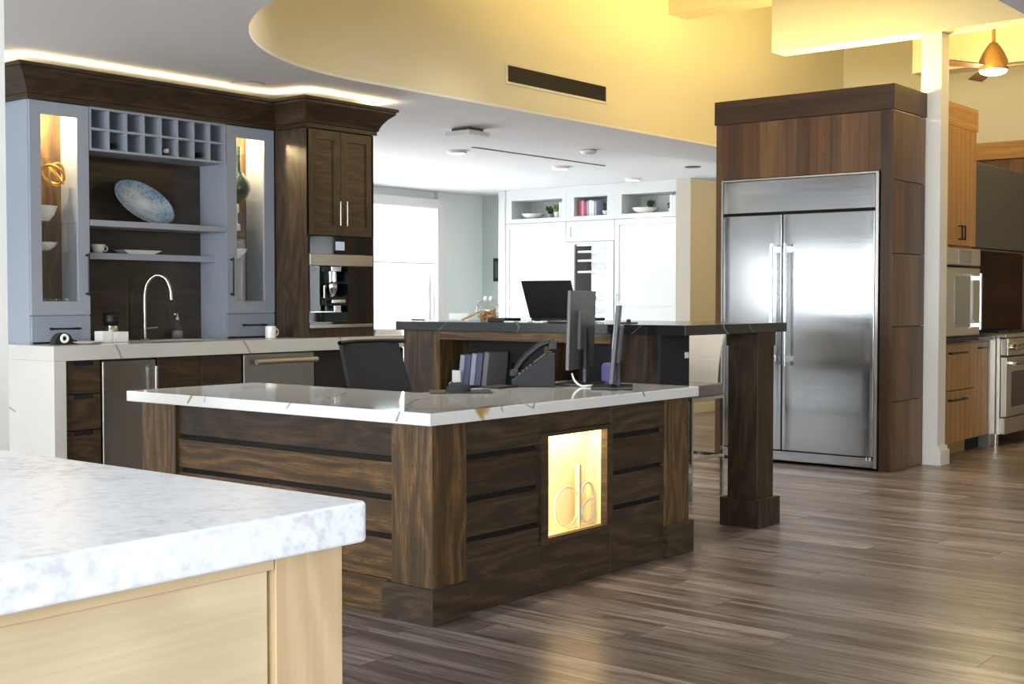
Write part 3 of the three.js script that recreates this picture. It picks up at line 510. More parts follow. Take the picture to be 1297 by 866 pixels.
// bar stools on the far side
function stool(u, v, label) {
  const s = thing('bar_stool', label, 'stool', [u, 0, v], 'stools at the bar'), h = 0.7;
  part(s, 'seat', box(u - 0.19, u + 0.19, h - 0.075, h, v - 0.19, v + 0.19, 0.012), M.greyFabric);
  part(s, 'seat_frame', [box(u - 0.195, u + 0.195, h - 0.095, h - 0.076, v - 0.195, v - 0.175), box(u - 0.195, u + 0.195, h - 0.095, h - 0.076, v + 0.175, v + 0.195), box(u - 0.195, u - 0.175, h - 0.095, h - 0.076, v - 0.175, v + 0.175), box(u + 0.175, u + 0.195, h - 0.095, h - 0.076, v - 0.175, v + 0.175)], M.chrome);
  for (const [a, b] of [[-1, -1], [1, -1], [-1, 1], [1, 1]]) part(s, 'leg', box(u + a * 0.185 - 0.01, u + a * 0.185 + 0.01, 0, h - 0.095, v + b * 0.185 - 0.01, v + b * 0.185 + 0.01), M.chrome);
  for (const a of [-1, 1]) { part(s, 'footrest', box(u - 0.175, u + 0.175, 0.24, 0.26, v + a * 0.185 - 0.009, v + a * 0.185 + 0.009), M.chrome); part(s, 'footrest', box(u + a * 0.185 - 0.009, u + a * 0.185 + 0.009, 0.24, 0.26, v - 0.175, v + 0.175), M.chrome); }
  const bp = []; for (let i = 0; i <= 10; i++) { const t = i / 10; bp.push([u + 0.13 + 0.1 * t * t, h - 0.03 + 0.33 * t]); }
  const sh = new THREE.Shape(); bp.forEach((p, i) => i ? sh.lineTo(...p) : sh.moveTo(...p)); bp.slice().reverse().forEach(p => sh.lineTo(p[0] + 0.02, p[1] + 0.002)); sh.closePath();
  const g = new THREE.ExtrudeGeometry(sh, { depth: 0.34, bevelEnabled: false }); g.translate(0, 0, -v - 0.17); part(s, 'backrest', g, M.porcelain, { label: 'white moulded backrest' });
}
stool(6.86, 4.2, 'grey seated chrome bar stool seen beside the support column');
stool(6.86, 4.85, 'grey seated chrome bar stool behind the open shelves');

// =====================================================================
// REFRIGERATOR WALL
// =====================================================================
const RU = 8.67, RV0 = 3.6, RV1 = 5.005, RTOP = 2.72;
{ const c = thing('refrigerator_cabinet', 'tall walnut cabinet surrounding the stainless refrigerator', 'cabinet', [8.96, 0, 4.3]);
  const bt = 2.545;
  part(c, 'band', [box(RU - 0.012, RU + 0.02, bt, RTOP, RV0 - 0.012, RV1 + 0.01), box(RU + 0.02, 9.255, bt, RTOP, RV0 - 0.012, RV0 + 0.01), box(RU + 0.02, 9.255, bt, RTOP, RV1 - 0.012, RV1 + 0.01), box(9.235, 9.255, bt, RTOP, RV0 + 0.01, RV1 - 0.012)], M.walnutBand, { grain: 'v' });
  part(c, 'top_board', box(RU + 0.02, 9.235, 2.53, 2.545, RV0 + 0.02, RV1 - 0.02), M.walnut, { grain: 'v' });
  part(c, 'stile', box(RU, RU + 0.02, 0, 2.54, RV1 - 0.055, RV1), M.walnut, { grain: 'y' });
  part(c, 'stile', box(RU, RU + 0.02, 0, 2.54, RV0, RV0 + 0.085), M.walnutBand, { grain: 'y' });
  const cuts = [RV0 + 0.086, 3.78, 4.06, 4.33, 4.64, RV1 - 0.056];
  for (let i = 0; i + 1 < cuts.length; i++) part(c, 'veneer_panel', box(RU, RU + 0.02, 2.125, 2.54, cuts[i] + 0.0008, cuts[i + 1] - 0.0008), i % 2 ? M.walnut : M.walnut2, { grain: 'y' });
  part(c, 'side_panel', box(RU + 0.021, 9.25, 0, 2.54, RV1 - 0.02, RV1), M.walnut, { grain: 'y' });
  const ys = [0, 0.494, 1.025, 1.541, 2.056, 2.54];
  for (let i = 0; i + 1 < ys.length; i++) part(c, 'side_panel', box(RU + 0.003, 9.255, ys[i] + 0.003, ys[i + 1] - 0.003, RV0 - 0.003, RV0 + 0.018), i % 2 ? M.walnut2 : M.walnut, { grain: 'y' });
  part(c, 'backing', [box(RU + 0.021, 9.25, 0, 2.52, RV0 + 0.019, RV0 + 0.03), box(9.2, 9.23, 0, 2.52, RV0 + 0.031, RV1 - 0.021)], M.core);
}
{ const r = thing('refrigerator', 'large built-in stainless refrigerator with two doors', 'refrigerator', [8.95, 0, 4.32]);
  const a = 3.692, b = 4.945, F = RU - 0.015, s = 4.432;
  part(r, 'body', box(RU + 0.03, 9.19, 0.02, 2.11, a, b), M.core);
  part(r, 'trim_frame', [box(F - 0.008, RU + 0.02, 0.02, 2.118, a, a + 0.022), box(F - 0.008, RU + 0.02, 0.02, 2.118, b - 0.014, b), box(F - 0.008, RU + 0.02, 2.106, 2.118, a + 0.022, b - 0.014)], M.nickel);
  const steelUV = { grain: 'v' };
  // grille panel and doors are slightly bowed sheets
  const sheet = (v0, v1, y0, y1, dy) => { const g = new THREE.PlaneGeometry(v1 - v0, y1 - y0, 16, 16), p = g.attributes.position; for (let i = 0; i < p.count; i++) { const X = p.getX(i) / (v1 - v0) + 0.5, Y = p.getY(i) / (y1 - y0) + 0.5; p.setZ(i, dy * (Math.sin(X * 5.1 + 0.5) * 0.5 * Math.max(0, Y - 0.55) * 2 + 0.5 * (1 - (2 * X - 1) ** 2)) + (Math.max(Math.abs(X - 0.5) * 2 * (v1 - v0) - (v1 - v0) + 0.012, 0) > 0 ? -0.004 : 0)); } g.computeVertexNormals(); g.rotateY(-Math.PI / 2); g.translate(F - 0.012, (y0 + y1) / 2, -(v0 + v1) / 2); return g; };
  const slab = (v0, v1, y0, y1) => box(F - 0.01, RU + 0.03, y0, y1, v0, v1, 0.006);
  part(r, 'grille_panel', [slab(a + 0.026, b - 0.018, 1.862, 2.104), sheet(a + 0.03, b - 0.022, 1.868, 2.098, 0.003)], M.steel, steelUV);
  const dl = part(r, 'freezer_door', [slab(s + 0.004, b - 0.018, 0.1, 1.845), sheet(s + 0.01, b - 0.024, 0.106, 1.839, 0.003)], M.steel, steelUV);
  const dr = part(r, 'refrigerator_door', [slab(a + 0.026, s - 0.004, 0.1, 1.845), sheet(a + 0.032, s - 0.01, 0.106, 1.839, 0.003)], M.steel, steelUV);
  const handle = (p, v) => part(p, 'handle', [rod([F - 0.075, 0.73, v], [F - 0.075, 1.625, v], 0.014, 16), box(F - 0.08, F - 0.01, 0.76, 0.8, v - 0.011, v + 0.011), box(F - 0.08, F - 0.01, 1.565, 1.605, v - 0.011, v + 0.011)], M.chrome);
  handle(dl, 4.485); handle(dr, 4.378);
  part(r, 'kick_plate', box(F, RU + 0.02, 0.025, 0.092, a + 0.026, b - 0.018), M.steel, steelUV);
  part(r, 'hinge', [rod([F - 0.02, 0.075, 3.735], [F - 0.02, 0.1, 3.735], 0.01), rod([F - 0.02, 0.075, 3.76], [F - 0.02, 0.1, 3.76], 0.008)], M.chrome);
}
const UPL = new THREE.Color(1, 0.74, 0.21);
// uplights on top of the refrigerator cabinet
{ for (const v of [3.9, 4.75]) { const l = thing('uplight', 'small uplight lying on top of the walnut cabinet', 'lamp', [8.86, 2.546, v], 'uplights on the walnut cabinet');
    part(l, 'housing', lathe([[0, 0], [0.06, 0], [0.07, 0.06], [0.062, 0.06], [0.055, 0.02], [0, 0.02]], [8.86, 2.546, v]), M.black);
    part(l, 'bulb', lathe([[0, 0.0], [0.04, 0.005], [0.045, 0.03], [0.03, 0.05], [0, 0.055]], [8.86, 2.566, v]), M.warmGlow); point(8.86, 2.62, v, UPL, 3, 2.5); } }

// =====================================================================
// KITCHEN AT THE RIGHT
// =====================================================================
const KV = 3.6;
{ const c = thing('oak_oven_cabinet', 'tall honey oak cabinet around the wall oven', 'cabinet', [9.98, 0, 3.9]);
  const a = 9.44, b = 10.335;
  part(c, 'carcass', [box(a, a + 0.02, 0.1, 2.719, KV + 0.03, 4.24), box(b - 0.02, b, 0.1, 2.719, KV + 0.03, 4.24), box(a + 0.02, b - 0.02, 1.62, 2.54, KV + 0.03, 4.24), box(a + 0.02, b - 0.02, 2.54, 2.719, 4.22, 4.24), box(a + 0.02, b - 0.02, 0.1, 0.88, KV + 0.03, 4.24), box(a + 0.02, b - 0.02, 0.88, 1.62, 4.1, 4.24)], M.oak, { grain: 'y' });
  part(c, 'toe_kick', box(a, b, 0, 0.1, KV + 0.07, 4.2), M.oak, { grain: 'u' });
  part(c, 'cornice_band', box(a, b, 2.545, 2.72, KV - 0.012, KV + 0.029), M.oak, { grain: 'u' });
  const m = (a + b) / 2;
  for (const [p, q, hu] of [[a + 0.002, m + 0.1, m + 0.07], [m + 0.104, b - 0.002, m + 0.135]]) { const d = part(c, 'door', box(p, q, 1.635, 2.54, KV, KV + 0.028, 0.002), M.oak, { grain: 'y' }); part(d, 'handle', [box(hu - 0.006, hu + 0.006, 1.68, 1.79, KV - 0.035, KV - 0.025), box(hu - 0.006, hu + 0.006, 1.68, 1.69, KV - 0.025, KV), box(hu - 0.006, hu + 0.006, 1.78, 1.79, KV - 0.025, KV)], M.bronze); }
  for (const [y0, y1] of [[0.515, 0.87], [0.11, 0.507]]) { const d = part(c, 'drawer_front', box(a + 0.002, b - 0.002, y0, y1, KV, KV + 0.028, 0.002), M.oak, { grain: 'y' }); part(d, 'handle', [box(m - 0.13, m + 0.22, y1 - 0.075, y1 - 0.06, KV - 0.035, KV - 0.025), box(m - 0.12, m - 0.11, y1 - 0.075, y1 - 0.06, KV - 0.025, KV), box(m + 0.2, m + 0.21, y1 - 0.075, y1 - 0.06, KV - 0.025, KV)], M.bronze); }
}
{ const o = thing('built_in_oven', 'stainless wall oven with vertical handle in the oak cabinet', 'oven', [9.98, 0.89, 3.8]);
  const a = 9.47, b = 10.32, F = KV - 0.05;
  part(o, 'body', box(a, b, 0.9, 1.61, KV - 0.002, 4.09), M.core); part(o, 'control_panel', box(a, b, 1.475, 1.612, F, KV - 0.004, 0.015), M.steelRange); 
  part(o, 'display', box(9.83, 10.1, 1.49, 1.595, F - 0.004, F), M.darkGlass);
  const d = part(o, 'door', box(a + 0.005, b - 0.005, 0.93, 1.465, F, KV - 0.004, 0.015), M.steelRange); part(d, 'window_glass', box(9.75, 10.08, 1.0, 1.4, F - 0.003, F + 0.001), M.darkGlass);
  part(d, 'handle', [rod([10.22, 0.98, F - 0.035], [10.22, 1.42, F - 0.035], 0.012, 14), box(10.21, 10.23, 1.0, 1.03, F - 0.035, F), box(10.21, 10.23, 1.37, 1.4, F - 0.035, F)], M.chrome);
  part(o, 'lower_vent', box(a + 0.01, b - 0.01, 0.892, 0.925, F + 0.01, KV - 0.004), M.black); }
{ const c = thing('narrow_base_cabinet', 'narrow honey oak base cabinet beside the range', 'cabinet', [10.5, 0, 3.9]);
  part(c, 'carcass', box(10.34, 10.655, 0.1, 0.885, KV + 0.03, 4.24), M.oak, { grain: 'y' }); part(c, 'toe_kick', box(10.34, 10.655, 0, 0.1, KV + 0.07, 4.2), M.core);
  const d = part(c, 'door', box(10.343, 10.65, 0.11, 0.87, KV, KV + 0.028, 0.002), M.oak, { grain: 'y' }); part(d, 'handle', box(10.42, 10.58, 0.82, 0.833, KV - 0.03, KV), M.bronze); }
solo('kitchen_worktop', [box(10.34, 10.78, 0.887, 0.915, KV - 0.02, 4.245)], M.granite, 'dark granite worktop beside the range', 'worktop');
{ const r = thing('range_cooker', 'stainless range cooker with row of knobs', 'range', [11.25, 0, 3.85]);
  const a = 10.8, b = 11.95, F = 3.5;
  part(r, 'body', box(a, b, 0.1, 0.9, F + 0.05, 4.2), M.steelRange); part(r, 'cooktop', box(a, b, 0.9, 0.93, F, 4.22, 0.006), M.steelRange);
  part(r, 'knob_panel', box(a, b, 0.75, 0.895, F - 0.02, F + 0.05, 0.01), M.steelRange);
  for (let i = 0; i < 9; i++) part(r, 'knob', rod([a + 0.08 + i * 0.12, 0.82, F - 0.06], [a + 0.08 + i * 0.12, 0.82, F - 0.02], 0.028, 16), M.chrome);
  const d = part(r, 'oven_door', box(a + 0.02, b - 0.02, 0.24, 0.74, F, F + 0.05, 0.008), M.steelRange); part(d, 'window_glass', box(a + 0.14, b - 0.14, 0.32, 0.62, F - 0.003, F + 0.001), M.darkGlass);
  part(d, 'handle', [rod([a + 0.06, 0.69, F - 0.05], [b - 0.06, 0.69, F - 0.05], 0.015, 14), box(a + 0.1, a + 0.12, 0.68, 0.7, F - 0.05, F), box(b - 0.12, b - 0.1, 0.68, 0.7, F - 0.05, F)], M.chrome);
  part(r, 'kick_panel', box(a + 0.02, b - 0.02, 0.1, 0.23, F + 0.01, F + 0.05), M.steelRange);
  for (const u of [a + 0.06, b - 0.06]) part(r, 'foot', rod([u, 0, F + 0.1], [u, 0.1, F + 0.1], 0.025), M.chrome);
  for (const u of [11.05, 11.38, 11.7]) part(r, 'burner_grate', [box(u - 0.14, u + 0.14, 0.93, 0.955, 3.6, 3.615), box(u - 0.14, u + 0.14, 0.93, 0.955, 4.1, 4.115), box(u - 0.01, u + 0.01, 0.93, 0.955, 3.615, 4.1)], M.black); }
solo('range_pilaster', box(10.66, 10.78, 0, 0.886, KV - 0.02, 4.2, 0.003), M.steelRange, 'grey metal pilaster left of the range', 'panel');
{ const h = thing('range_hood', 'dark grey range hood over the cooker', 'hood', [11.4, 1.64, 3.95]);
  part(h, 'canopy', box(10.45, 12.6, 1.64, 2.33, 3.66, 4.24, 0.004), M.hood); part(h, 'filter', box(10.6, 12.4, 1.628, 1.639, 3.74, 4.18), M.steelRange); }
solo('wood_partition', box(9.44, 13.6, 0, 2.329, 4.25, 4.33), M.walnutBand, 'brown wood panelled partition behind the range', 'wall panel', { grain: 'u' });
{ const c = thing('far_upper_cabinet', 'orange oak cabinet run on the far kitchen wall', 'cabinet', [14.05, 0, 3.9]);
  part(c, 'body', box(13.9, 14.24, 0, 2.7, 2.36, 4.89), M.walnut, { grain: 'y' }); part(c, 'cornice', box(13.84, 14.24, 2.7, 2.88, 2.35, 4.9), M.oak, { grain: 'v' }); }
{ const v = solo('vase', lathe([[0, 0], [0.07, 0], [0.085, 0.03], [0.1, 0.09], [0.095, 0.15], [0.065, 0.19], [0.062, 0.2], [0.085, 0.22], [0.08, 0.222], [0.055, 0.2], [0, 0.2]], [10.68, 0.9155, 4.0]), M.porcelain, 'white ceramic vase on the dark granite worktop', 'vase');
  const p = box(10.42, 10.55, 0.9155, 1.1, 4.06, 4.068); p.translate(-10.48, -0.9155, 4.06); p.rotateX(-0.2); p.translate(10.48, 0.918, -4.06); solo('recipe_card', p, M.paper, 'white card leaning beside the ceramic vase', 'card'); }
{ const f = thing('ceiling_fan', 'brown ceiling fan with lit bowl light', 'ceiling fan', [11, 3.1, 3.7]);
  const at = [11, 3.1, 3.7];
  part(f, 'down_rod', rod([11, 3.36, 3.7], [11, VAULT - 0.001, 3.7], 0.014), M.fanBronze);
  part(f, 'motor_housing', lathe([[0.115, 0.04], [0.122, 0.07], [0.115, 0.12], [0.09, 0.18], [0.06, 0.23], [0.03, 0.27], [0, 0.28]], at), M.fanBronze);
  part(f, 'light_bowl', lathe([[0, 0.0], [0.06, 0.004], [0.1, 0.018], [0.115, 0.04], [0, 0.04]], at), M.lampGlow);
  for (let i = 0; i < 3; i++) { const a = 0.55 + i * 2 * Math.PI / 3, g = new THREE.BoxGeometry(0.56, 0.008, 0.12, 6, 1, 1), p = g.attributes.position; for (let k = 0; k < p.count; k++) { const x = p.getX(k); p.setZ(k, p.getZ(k) * (0.6 + 0.4 * Math.min(1, (x + 0.28) * 3))); } g.computeVertexNormals(); g.rotateX(0.2); g.translate(0.4, 0, 0); g.rotateY(a); g.translate(11, 3.17, -3.7); part(f, 'blade', g, M.walnutBand); }
  point(11, 3.06, 3.7, new THREE.Color(1, 0.8, 0.42), 8, 4);
}

for (const u of [9.75, 10.1]) { const l = thing('uplight', u < 10 ? 'small added uplight on the honey oak cabinet beside the post' : 'small added uplight on the honey oak cabinet beside the hood', 'lamp', [u, 2.541, 4.0], 'added uplights on the oak cabinet');  // added lamps, unseen, to spread yellow light through the vault
  part(l, 'housing', lathe([[0, 0], [0.06, 0], [0.07, 0.06], [0.062, 0.06], [0.055, 0.02], [0, 0.02]], [u, 2.541, 4.0]), M.black); part(l, 'bulb', lathe([[0, 0.0], [0.04, 0.005], [0.045, 0.03], [0.03, 0.05], [0, 0.055]], [u, 2.561, 4.0]), M.warmGlow); point(u, 2.625, 4.0, UPL, 14, 2.5); }

// =====================================================================
// BACK ROOM
// =====================================================================
const WU = 14.0;
function whiteUnit(label, v0, v1, sh0, sh1, doors, base = 0.08) {   // v0 < v1
  const c = thing('white_cabinet', label, 'cabinet', [14.3, 0, (v0 + v1) / 2], 'white built-in cabinets');
  const ys0 = 2.33, ys1 = 2.585;
  part(c, 'frame', [box(WU, WU + 0.02, ys1, CEIL - 0.002, v0, v1), box(WU, WU + 0.02, ys0 - 0.06, ys0, v0, v1), box(WU, WU + 0.02, ys0, ys1, v0, sh0), box(WU, WU + 0.02, ys0, ys1, sh1, v1)], M.whiteLacquer);
  part(c, 'shelf_box', [box(WU + 0.02, 14.61, ys0 - 0.02, ys0, v0 + 0.005, v1 - 0.005), box(WU + 0.02, 14.61, ys1, ys1 + 0.02, v0 + 0.005, v1 - 0.005), box(WU + 0.02, 14.61, ys0, ys1, v0 + 0.005, sh0), box(WU + 0.02, 14.61, ys0, ys1, sh1, v1 - 0.005), box(14.45, 14.46, ys0, ys1, sh0, sh1)], M.whiteLacquer);
  part(c, 'plinth', box(WU + 0.04, 14.6, 0, base, v0, v1), M.whiteLacquer);
  for (const [a, b, hv, y0 = base, y1 = 2.262] of doors) {
    const s = 0.07; part(c, 'carcass', box(WU + 0.022, 14.61, y0, y1 + 0.02, a, b), M.whiteLacquer);
    const d = part(c, 'door', [box(WU, WU + 0.02, y0, y1, a + 0.003, a + s), box(WU, WU + 0.02, y0, y1, b - s, b - 0.003), box(WU, WU + 0.02, y0, y0 + s, a + s, b - s), box(WU, WU + 0.02, y1 - s, y1, a + s, b - s), ...(y0 < 1 ? [box(WU, WU + 0.02, 1.13, 1.2, a + s, b - s)] : [])], M.whiteLacquer);
    part(d, 'door_panel', box(WU + 0.01, WU + 0.018, y0 + s, y1 - s, a + s, b - s), M.whiteLacquer);
    if (hv) part(d, 'handle', [rod([WU - 0.03, 0.95, hv], [WU - 0.03, 1.3, hv], 0.007), rod([WU - 0.03, 0.98, hv], [WU, 0.98, hv], 0.006), rod([WU - 0.03, 1.27, hv], [WU, 1.27, hv], 0.006)], M.nickel);
  }
  return c;
}
whiteUnit('white cabinet with potted plants and white books in its top shelf', 10.395, 11.45, 10.46, 11.34, [[10.395, 11.45, 10.44]]);
whiteUnit('white cabinet with pink and grey books above the wine cooler', 9.605, 10.393, 9.72, 10.26, [[9.605, 10.393, 0, 1.99]]);
{ const c = whiteUnit('white cabinet with bowls and a small plant in its top shelf', 8.47, 9.603, 8.62, 9.49, [[8.6, 9.603, 9.56]]); part(c, 'end_panel', box(WU, 14.61, 0.08, 2.26, 8.47, 8.598), M.whiteLacquer); }

solo('white_pilaster', box(WU - 0.01, 14.61, 0, CEIL - 0.002, 11.452, 11.57), M.whiteLacquer, 'white pilaster at the left end of the built-in cabinets', 'pilaster');
{ const w = thing('wine_cooler', 'glass door wine cooler between the white cabinets', 'wine cooler', [14.3, 0.08, 10.0]);
  const a = 9.72, b = 10.25;
  part(w, 'body', [box(14.5, 14.6, 0.09, 1.97, 9.65, 10.36), box(WU + 0.02, 14.5, 0.09, 1.97, 9.65, a), box(WU + 0.02, 14.5, 0.09, 1.97, b, 10.36), box(WU + 0.02, 14.5, 0.09, 0.2, a, b), box(WU + 0.02, 14.5, 1.95, 1.97, a, b)], M.hood);
  part(w, 'door_frame', [box(WU - 0.01, WU + 0.015, 0.1, 1.985, 9.61, a), box(WU - 0.01, WU + 0.015, 0.1, 1.985, b, 10.39), box(WU - 0.01, WU + 0.015, 0.1, 0.2, a, b), box(WU - 0.01, WU + 0.015, 1.955, 1.985, a, b)], M.whiteLacquer);
  part(w, 'pane', box(WU, WU + 0.006, 0.2, 1.955, a, b), M.glass);
  for (const y of [1.84, 1.72, 1.57, 1.27, 1.13, 0.98, 0.8, 0.6, 0.4]) part(w, 'rack', box(WU + 0.03, 14.48, y, y + 0.028, a + 0.005, b - 0.03), M.porcelain);
  part(w, 'handle', [rod([WU - 0.045, 0.95, 10.33], [WU - 0.045, 1.35, 10.33], 0.008), rod([WU - 0.045, 0.98, 10.33], [WU - 0.01, 0.98, 10.33], 0.006), rod([WU - 0.045, 1.32, 10.33], [WU - 0.01, 1.32, 10.33], 0.006)], M.nickel);
  part(w, 'light_strip', box(WU + 0.03, WU + 0.05, 1.935, 1.948, a + 0.02, b - 0.02), M.lampGlow); area(14.1, 1.93, 9.98, 0.1, 0.4, [14.15, 1, 9.98], new THREE.Color(0.85, 0.95, 1), 2);
  const cv = document.createElement('canvas'); cv.width = 256; cv.height = 256; const x = cv.getContext('2d'); x.fillStyle = '#b4cdd9'; x.fillRect(0, 0, 256, 256); x.fillStyle = '#3d5f74'; x.font = '150px sans-serif'; x.fillText('ob', 60, 180);
  const ct = new THREE.CanvasTexture(cv); ct.colorSpace = THREE.SRGBColorSpace; const g = new THREE.PlaneGeometry(0.27, 0.24); g.rotateY(-Math.PI / 2); g.translate(14.06, 1.42, -9.88);
  const bx = thing('carton', 'pale blue carton printed ob inside the wine cooler', 'carton', [14.2, 1.298, 9.88]); part(bx, 'box', box(14.062, 14.3, 1.298, 1.54, 9.745, 10.015), M.lilac); part(bx, 'print', g, std({ map: ct, roughness: 0.7 })); }
for (const y of [1.868, 1.598, 1.158, 1.008]) for (let i = 0; i < 3; i++) { const v = 9.83 + i * 0.15; if (y === 1.598 && i > 9) continue; solo('cooler_bottle', (() => { const g = new THREE.LatheGeometry([[0, 0], [0.033, 0], [0.034, 0.17], [0.013, 0.22], [0.013, 0.29], [0, 0.29]].map(p => new THREE.Vector2(...p)), 14); g.rotateZ(Math.PI / 2); g.translate(14.36, y + 0.035, -v); return g; })(), M.wine, 'dark wine bottle lying on a rack in the wine cooler', 'bottle', { group: 'bottles in the wine cooler' }); }
// things on the open top shelves
const SY = 2.3305;
function pot(u, v, r, mat, label) { const p = thing('potted_plant', label, 'plant', [u, SY, v]); part(p, 'pot', lathe([[0, 0], [r * 0.8, 0], [r, r * 1.6], [r * 0.9, r * 1.6], [0, r * 1.5]], [u, SY, v], 18), M.porcelain);
  const gs = []; for (let i = 0; i < 26; i++) { const a = rand() * 6.283, t = rand(), g = new THREE.SphereGeometry(r * 0.32, 6, 5); g.scale(1, 1.7, 0.7); g.translate(u + Math.cos(a) * r * t * 0.95, SY + r * (1.9 + rand() * 1.5), -v + Math.sin(a) * r * t * 0.95); gs.push(g); } part(p, 'foliage', merge(gs), mat); }
const bowl = (u, v, y, r, h, label, name = 'bowl') => solo(name, lathe([[0, 0], [r * 0.45, 0], [r * 0.8, h * 0.45], [r, h], [r * 0.96, h], [r * 0.74, h * 0.5], [r * 0.4, h * 0.12], [0, h * 0.12]], [u, y, v], 36), M.porcelain, label, name.includes('plate') ? 'plate' : 'bowl');
bowl(14.15, 11.08, SY, 0.16, 0.07, 'wide white bowl below a small plant on the top shelf'); 
pot(14.38, 10.97, 0.05, M.leafDark, 'small dark green plant in white pot behind the wide bowl');
pot(14.12, 10.63, 0.05, M.leaf, 'bright green plant in white pot beside white books');
for (let i = 0; i < 2; i++) solo('book', box(14.05, 14.22, SY, SY + 0.2, 10.475 + i * 0.04, 10.51 + i * 0.04), M.paper, 'white book standing at the end of the plant shelf', 'book', { group: 'white books on the plant shelf' });
[[M.red, 0.2], [M.pink, 0.21], [M.red, 0.19], [M.lilac, 0.2], [M.paper, 0.21], [M.paper, 0.2], [M.lilac, 0.19]].forEach(([m, h], i) => solo('book', box(14.05, 14.22, SY, SY + h, 10.215 - i * 0.042 - 0.036, 10.215 - i * 0.042), m, ['crimson book at the left end of the middle shelf', 'pink book beside the crimson book', 'crimson book between the pink and lilac books', 'lilac book beside the crimson books', 'white book beside the lilac book', 'second white book on the middle shelf', 'lilac book at the right of the white books'][i], 'book', { group: 'books on the middle shelf' }));
bowl(14.12, 9.8, SY, 0.07, 0.06, 'small white bowl beside the books'); 
bowl(14.14, 9.22, SY, 0.17, 0.075, 'large white serving bowl on the right shelf'); pot(14.39, 9.3, 0.05, M.leafDark, 'small dark plant in white pot behind the serving bowl'); pot(14.2, 8.87, 0.035, M.leafDark, 'tiny plant in white pot beside the pale books');
for (let i = 0; i < 4; i++) solo('book', box(14.05, 14.22, SY, SY + 0.21 + (i % 2) * 0.01, 8.63 + i * 0.04, 8.666 + i * 0.04), M.paper, 'pale book at the right end of the bowl shelf', 'book', { group: 'pale books on the bowl shelf' });
{ const p = thing('picture', 'small black framed picture on the grey green wall', 'picture', [14.61, 1.48, 12.08]); part(p, 'frame', box(14.595, 14.619, 1.48, 1.82, 12.0, 12.17), M.black); part(p, 'print', box(14.592, 14.595, 1.53, 1.77, 12.03, 12.14), M.greyPlastic); }
{ const s = thing('rounded_object', 'white rounded object on the beige partition', 'wall object', [12.75, 1.2, 7.05]); part(s, 'shade', lathe([[0, 0], [0.06, 0.02], [0.09, 0.08], [0.08, 0.14], [0.03, 0.19], [0, 0.19]], [12.66, 1.14, 7.02]), M.porcelain); part(s, 'bracket', box(12.64, 12.68, 1.2, 1.26, 7.06, 7.119), M.porcelain); }  // white object of unknown use, shaped like an unlit wall fitting
// ceiling fittings
function can(u, v, label, CEIL = 2.74, I = 15, grp = 'round ceiling lights') { const c = thing('downlight', label, 'ceiling light', [u, CEIL - 0.03, v], grp); part(c, 'trim_ring', lathe([[0.085, 0], [0.1, 0.006], [0.1, 0.029], [0.085, 0.029]], [u, CEIL - 0.03, v]), M.trimWhite); part(c, 'lens', lathe([[0, -0.004], [0.085, 0.002], [0.085, 0.01], [0, 0.01]], [u, CEIL - 0.03, v]), M.lampGlow); spot(u, CEIL - 0.05, v, new THREE.Color(1, 0.95, 0.86), I, CEIL > 3 ? 0.6 : 1.1, 0.8); }
can(9.95, 8.78, 'glowing round ceiling light beside the square diffuser', CEIL, 14); can(11.88, 8.9, 'glowing round ceiling light below the linear slot', CEIL, 9); can(13.6, 9.05, 'glowing round ceiling light in front of the bowl shelf', CEIL, 2);
for (const [u, v] of [[5.2, 3.4], [5.2, 5.3], [7.3, 3.2], [7.3, 5.6]]) can(u, v, 'added downlight out of view in the high cream ceiling', VAULT, 20, 'added downlights in the high ceiling');  // added lamps, unseen overhead, to brighten the desk top and floor
can(0.8, 2.3, 'added downlight out of view above the pale stone counter', CEIL, 1.2, 'low ceiling downlights'); can(2.9, 6.3, 'added downlight out of view in the aisle beside the pillar', CEIL, 14, 'low ceiling downlights');  // added lamps, out of view, whose bounce lifts the low ceiling
{ const d = thing('ceiling_diffuser', 'square white box diffuser hanging under the ceiling', 'air vent', [8.72, CEIL - 0.06, 7.57]); part(d, 'neck', box(8.62, 8.82, CEIL - 0.03, CEIL - 0.001, 7.47, 7.67), M.greyPlastic); part(d, 'plate', box(8.58, 8.86, CEIL - 0.07, CEIL - 0.03, 7.43, 7.71, 0.004), M.trimWhite); }
solo('linear_slot', box(9.8, 12.1, CEIL - 0.006, CEIL - 0.001, 8.42, 8.46), M.greyPlastic, 'long thin grey slot vent in the ceiling', 'air vent');
solo('smoke_detector', lathe([[0, 0], [0.05, 0.0], [0.08, 0.02], [0.085, 0.045], [0, 0.045]], [10.74, CEIL - 0.046, 7.69]), M.trimWhite, 'round white smoke detector on the ceiling', 'detector');
solo('ceiling_speaker', lathe([[0, 0], [0.11, 0.0], [0.115, 0.008], [0, 0.008]], [5.93, CEIL - 0.009, 7.2]), M.trimWhite, 'flat round speaker grille above the coffee cabinet', 'speaker');
solo('ceiling_speaker', lathe([[0, 0], [0.09, 0.0], [0.095, 0.008], [0, 0.008]], [12.84, CEIL - 0.009, 7.72]), M.greyPlastic, 'small round ceiling plate above the beige partition', 'speaker');

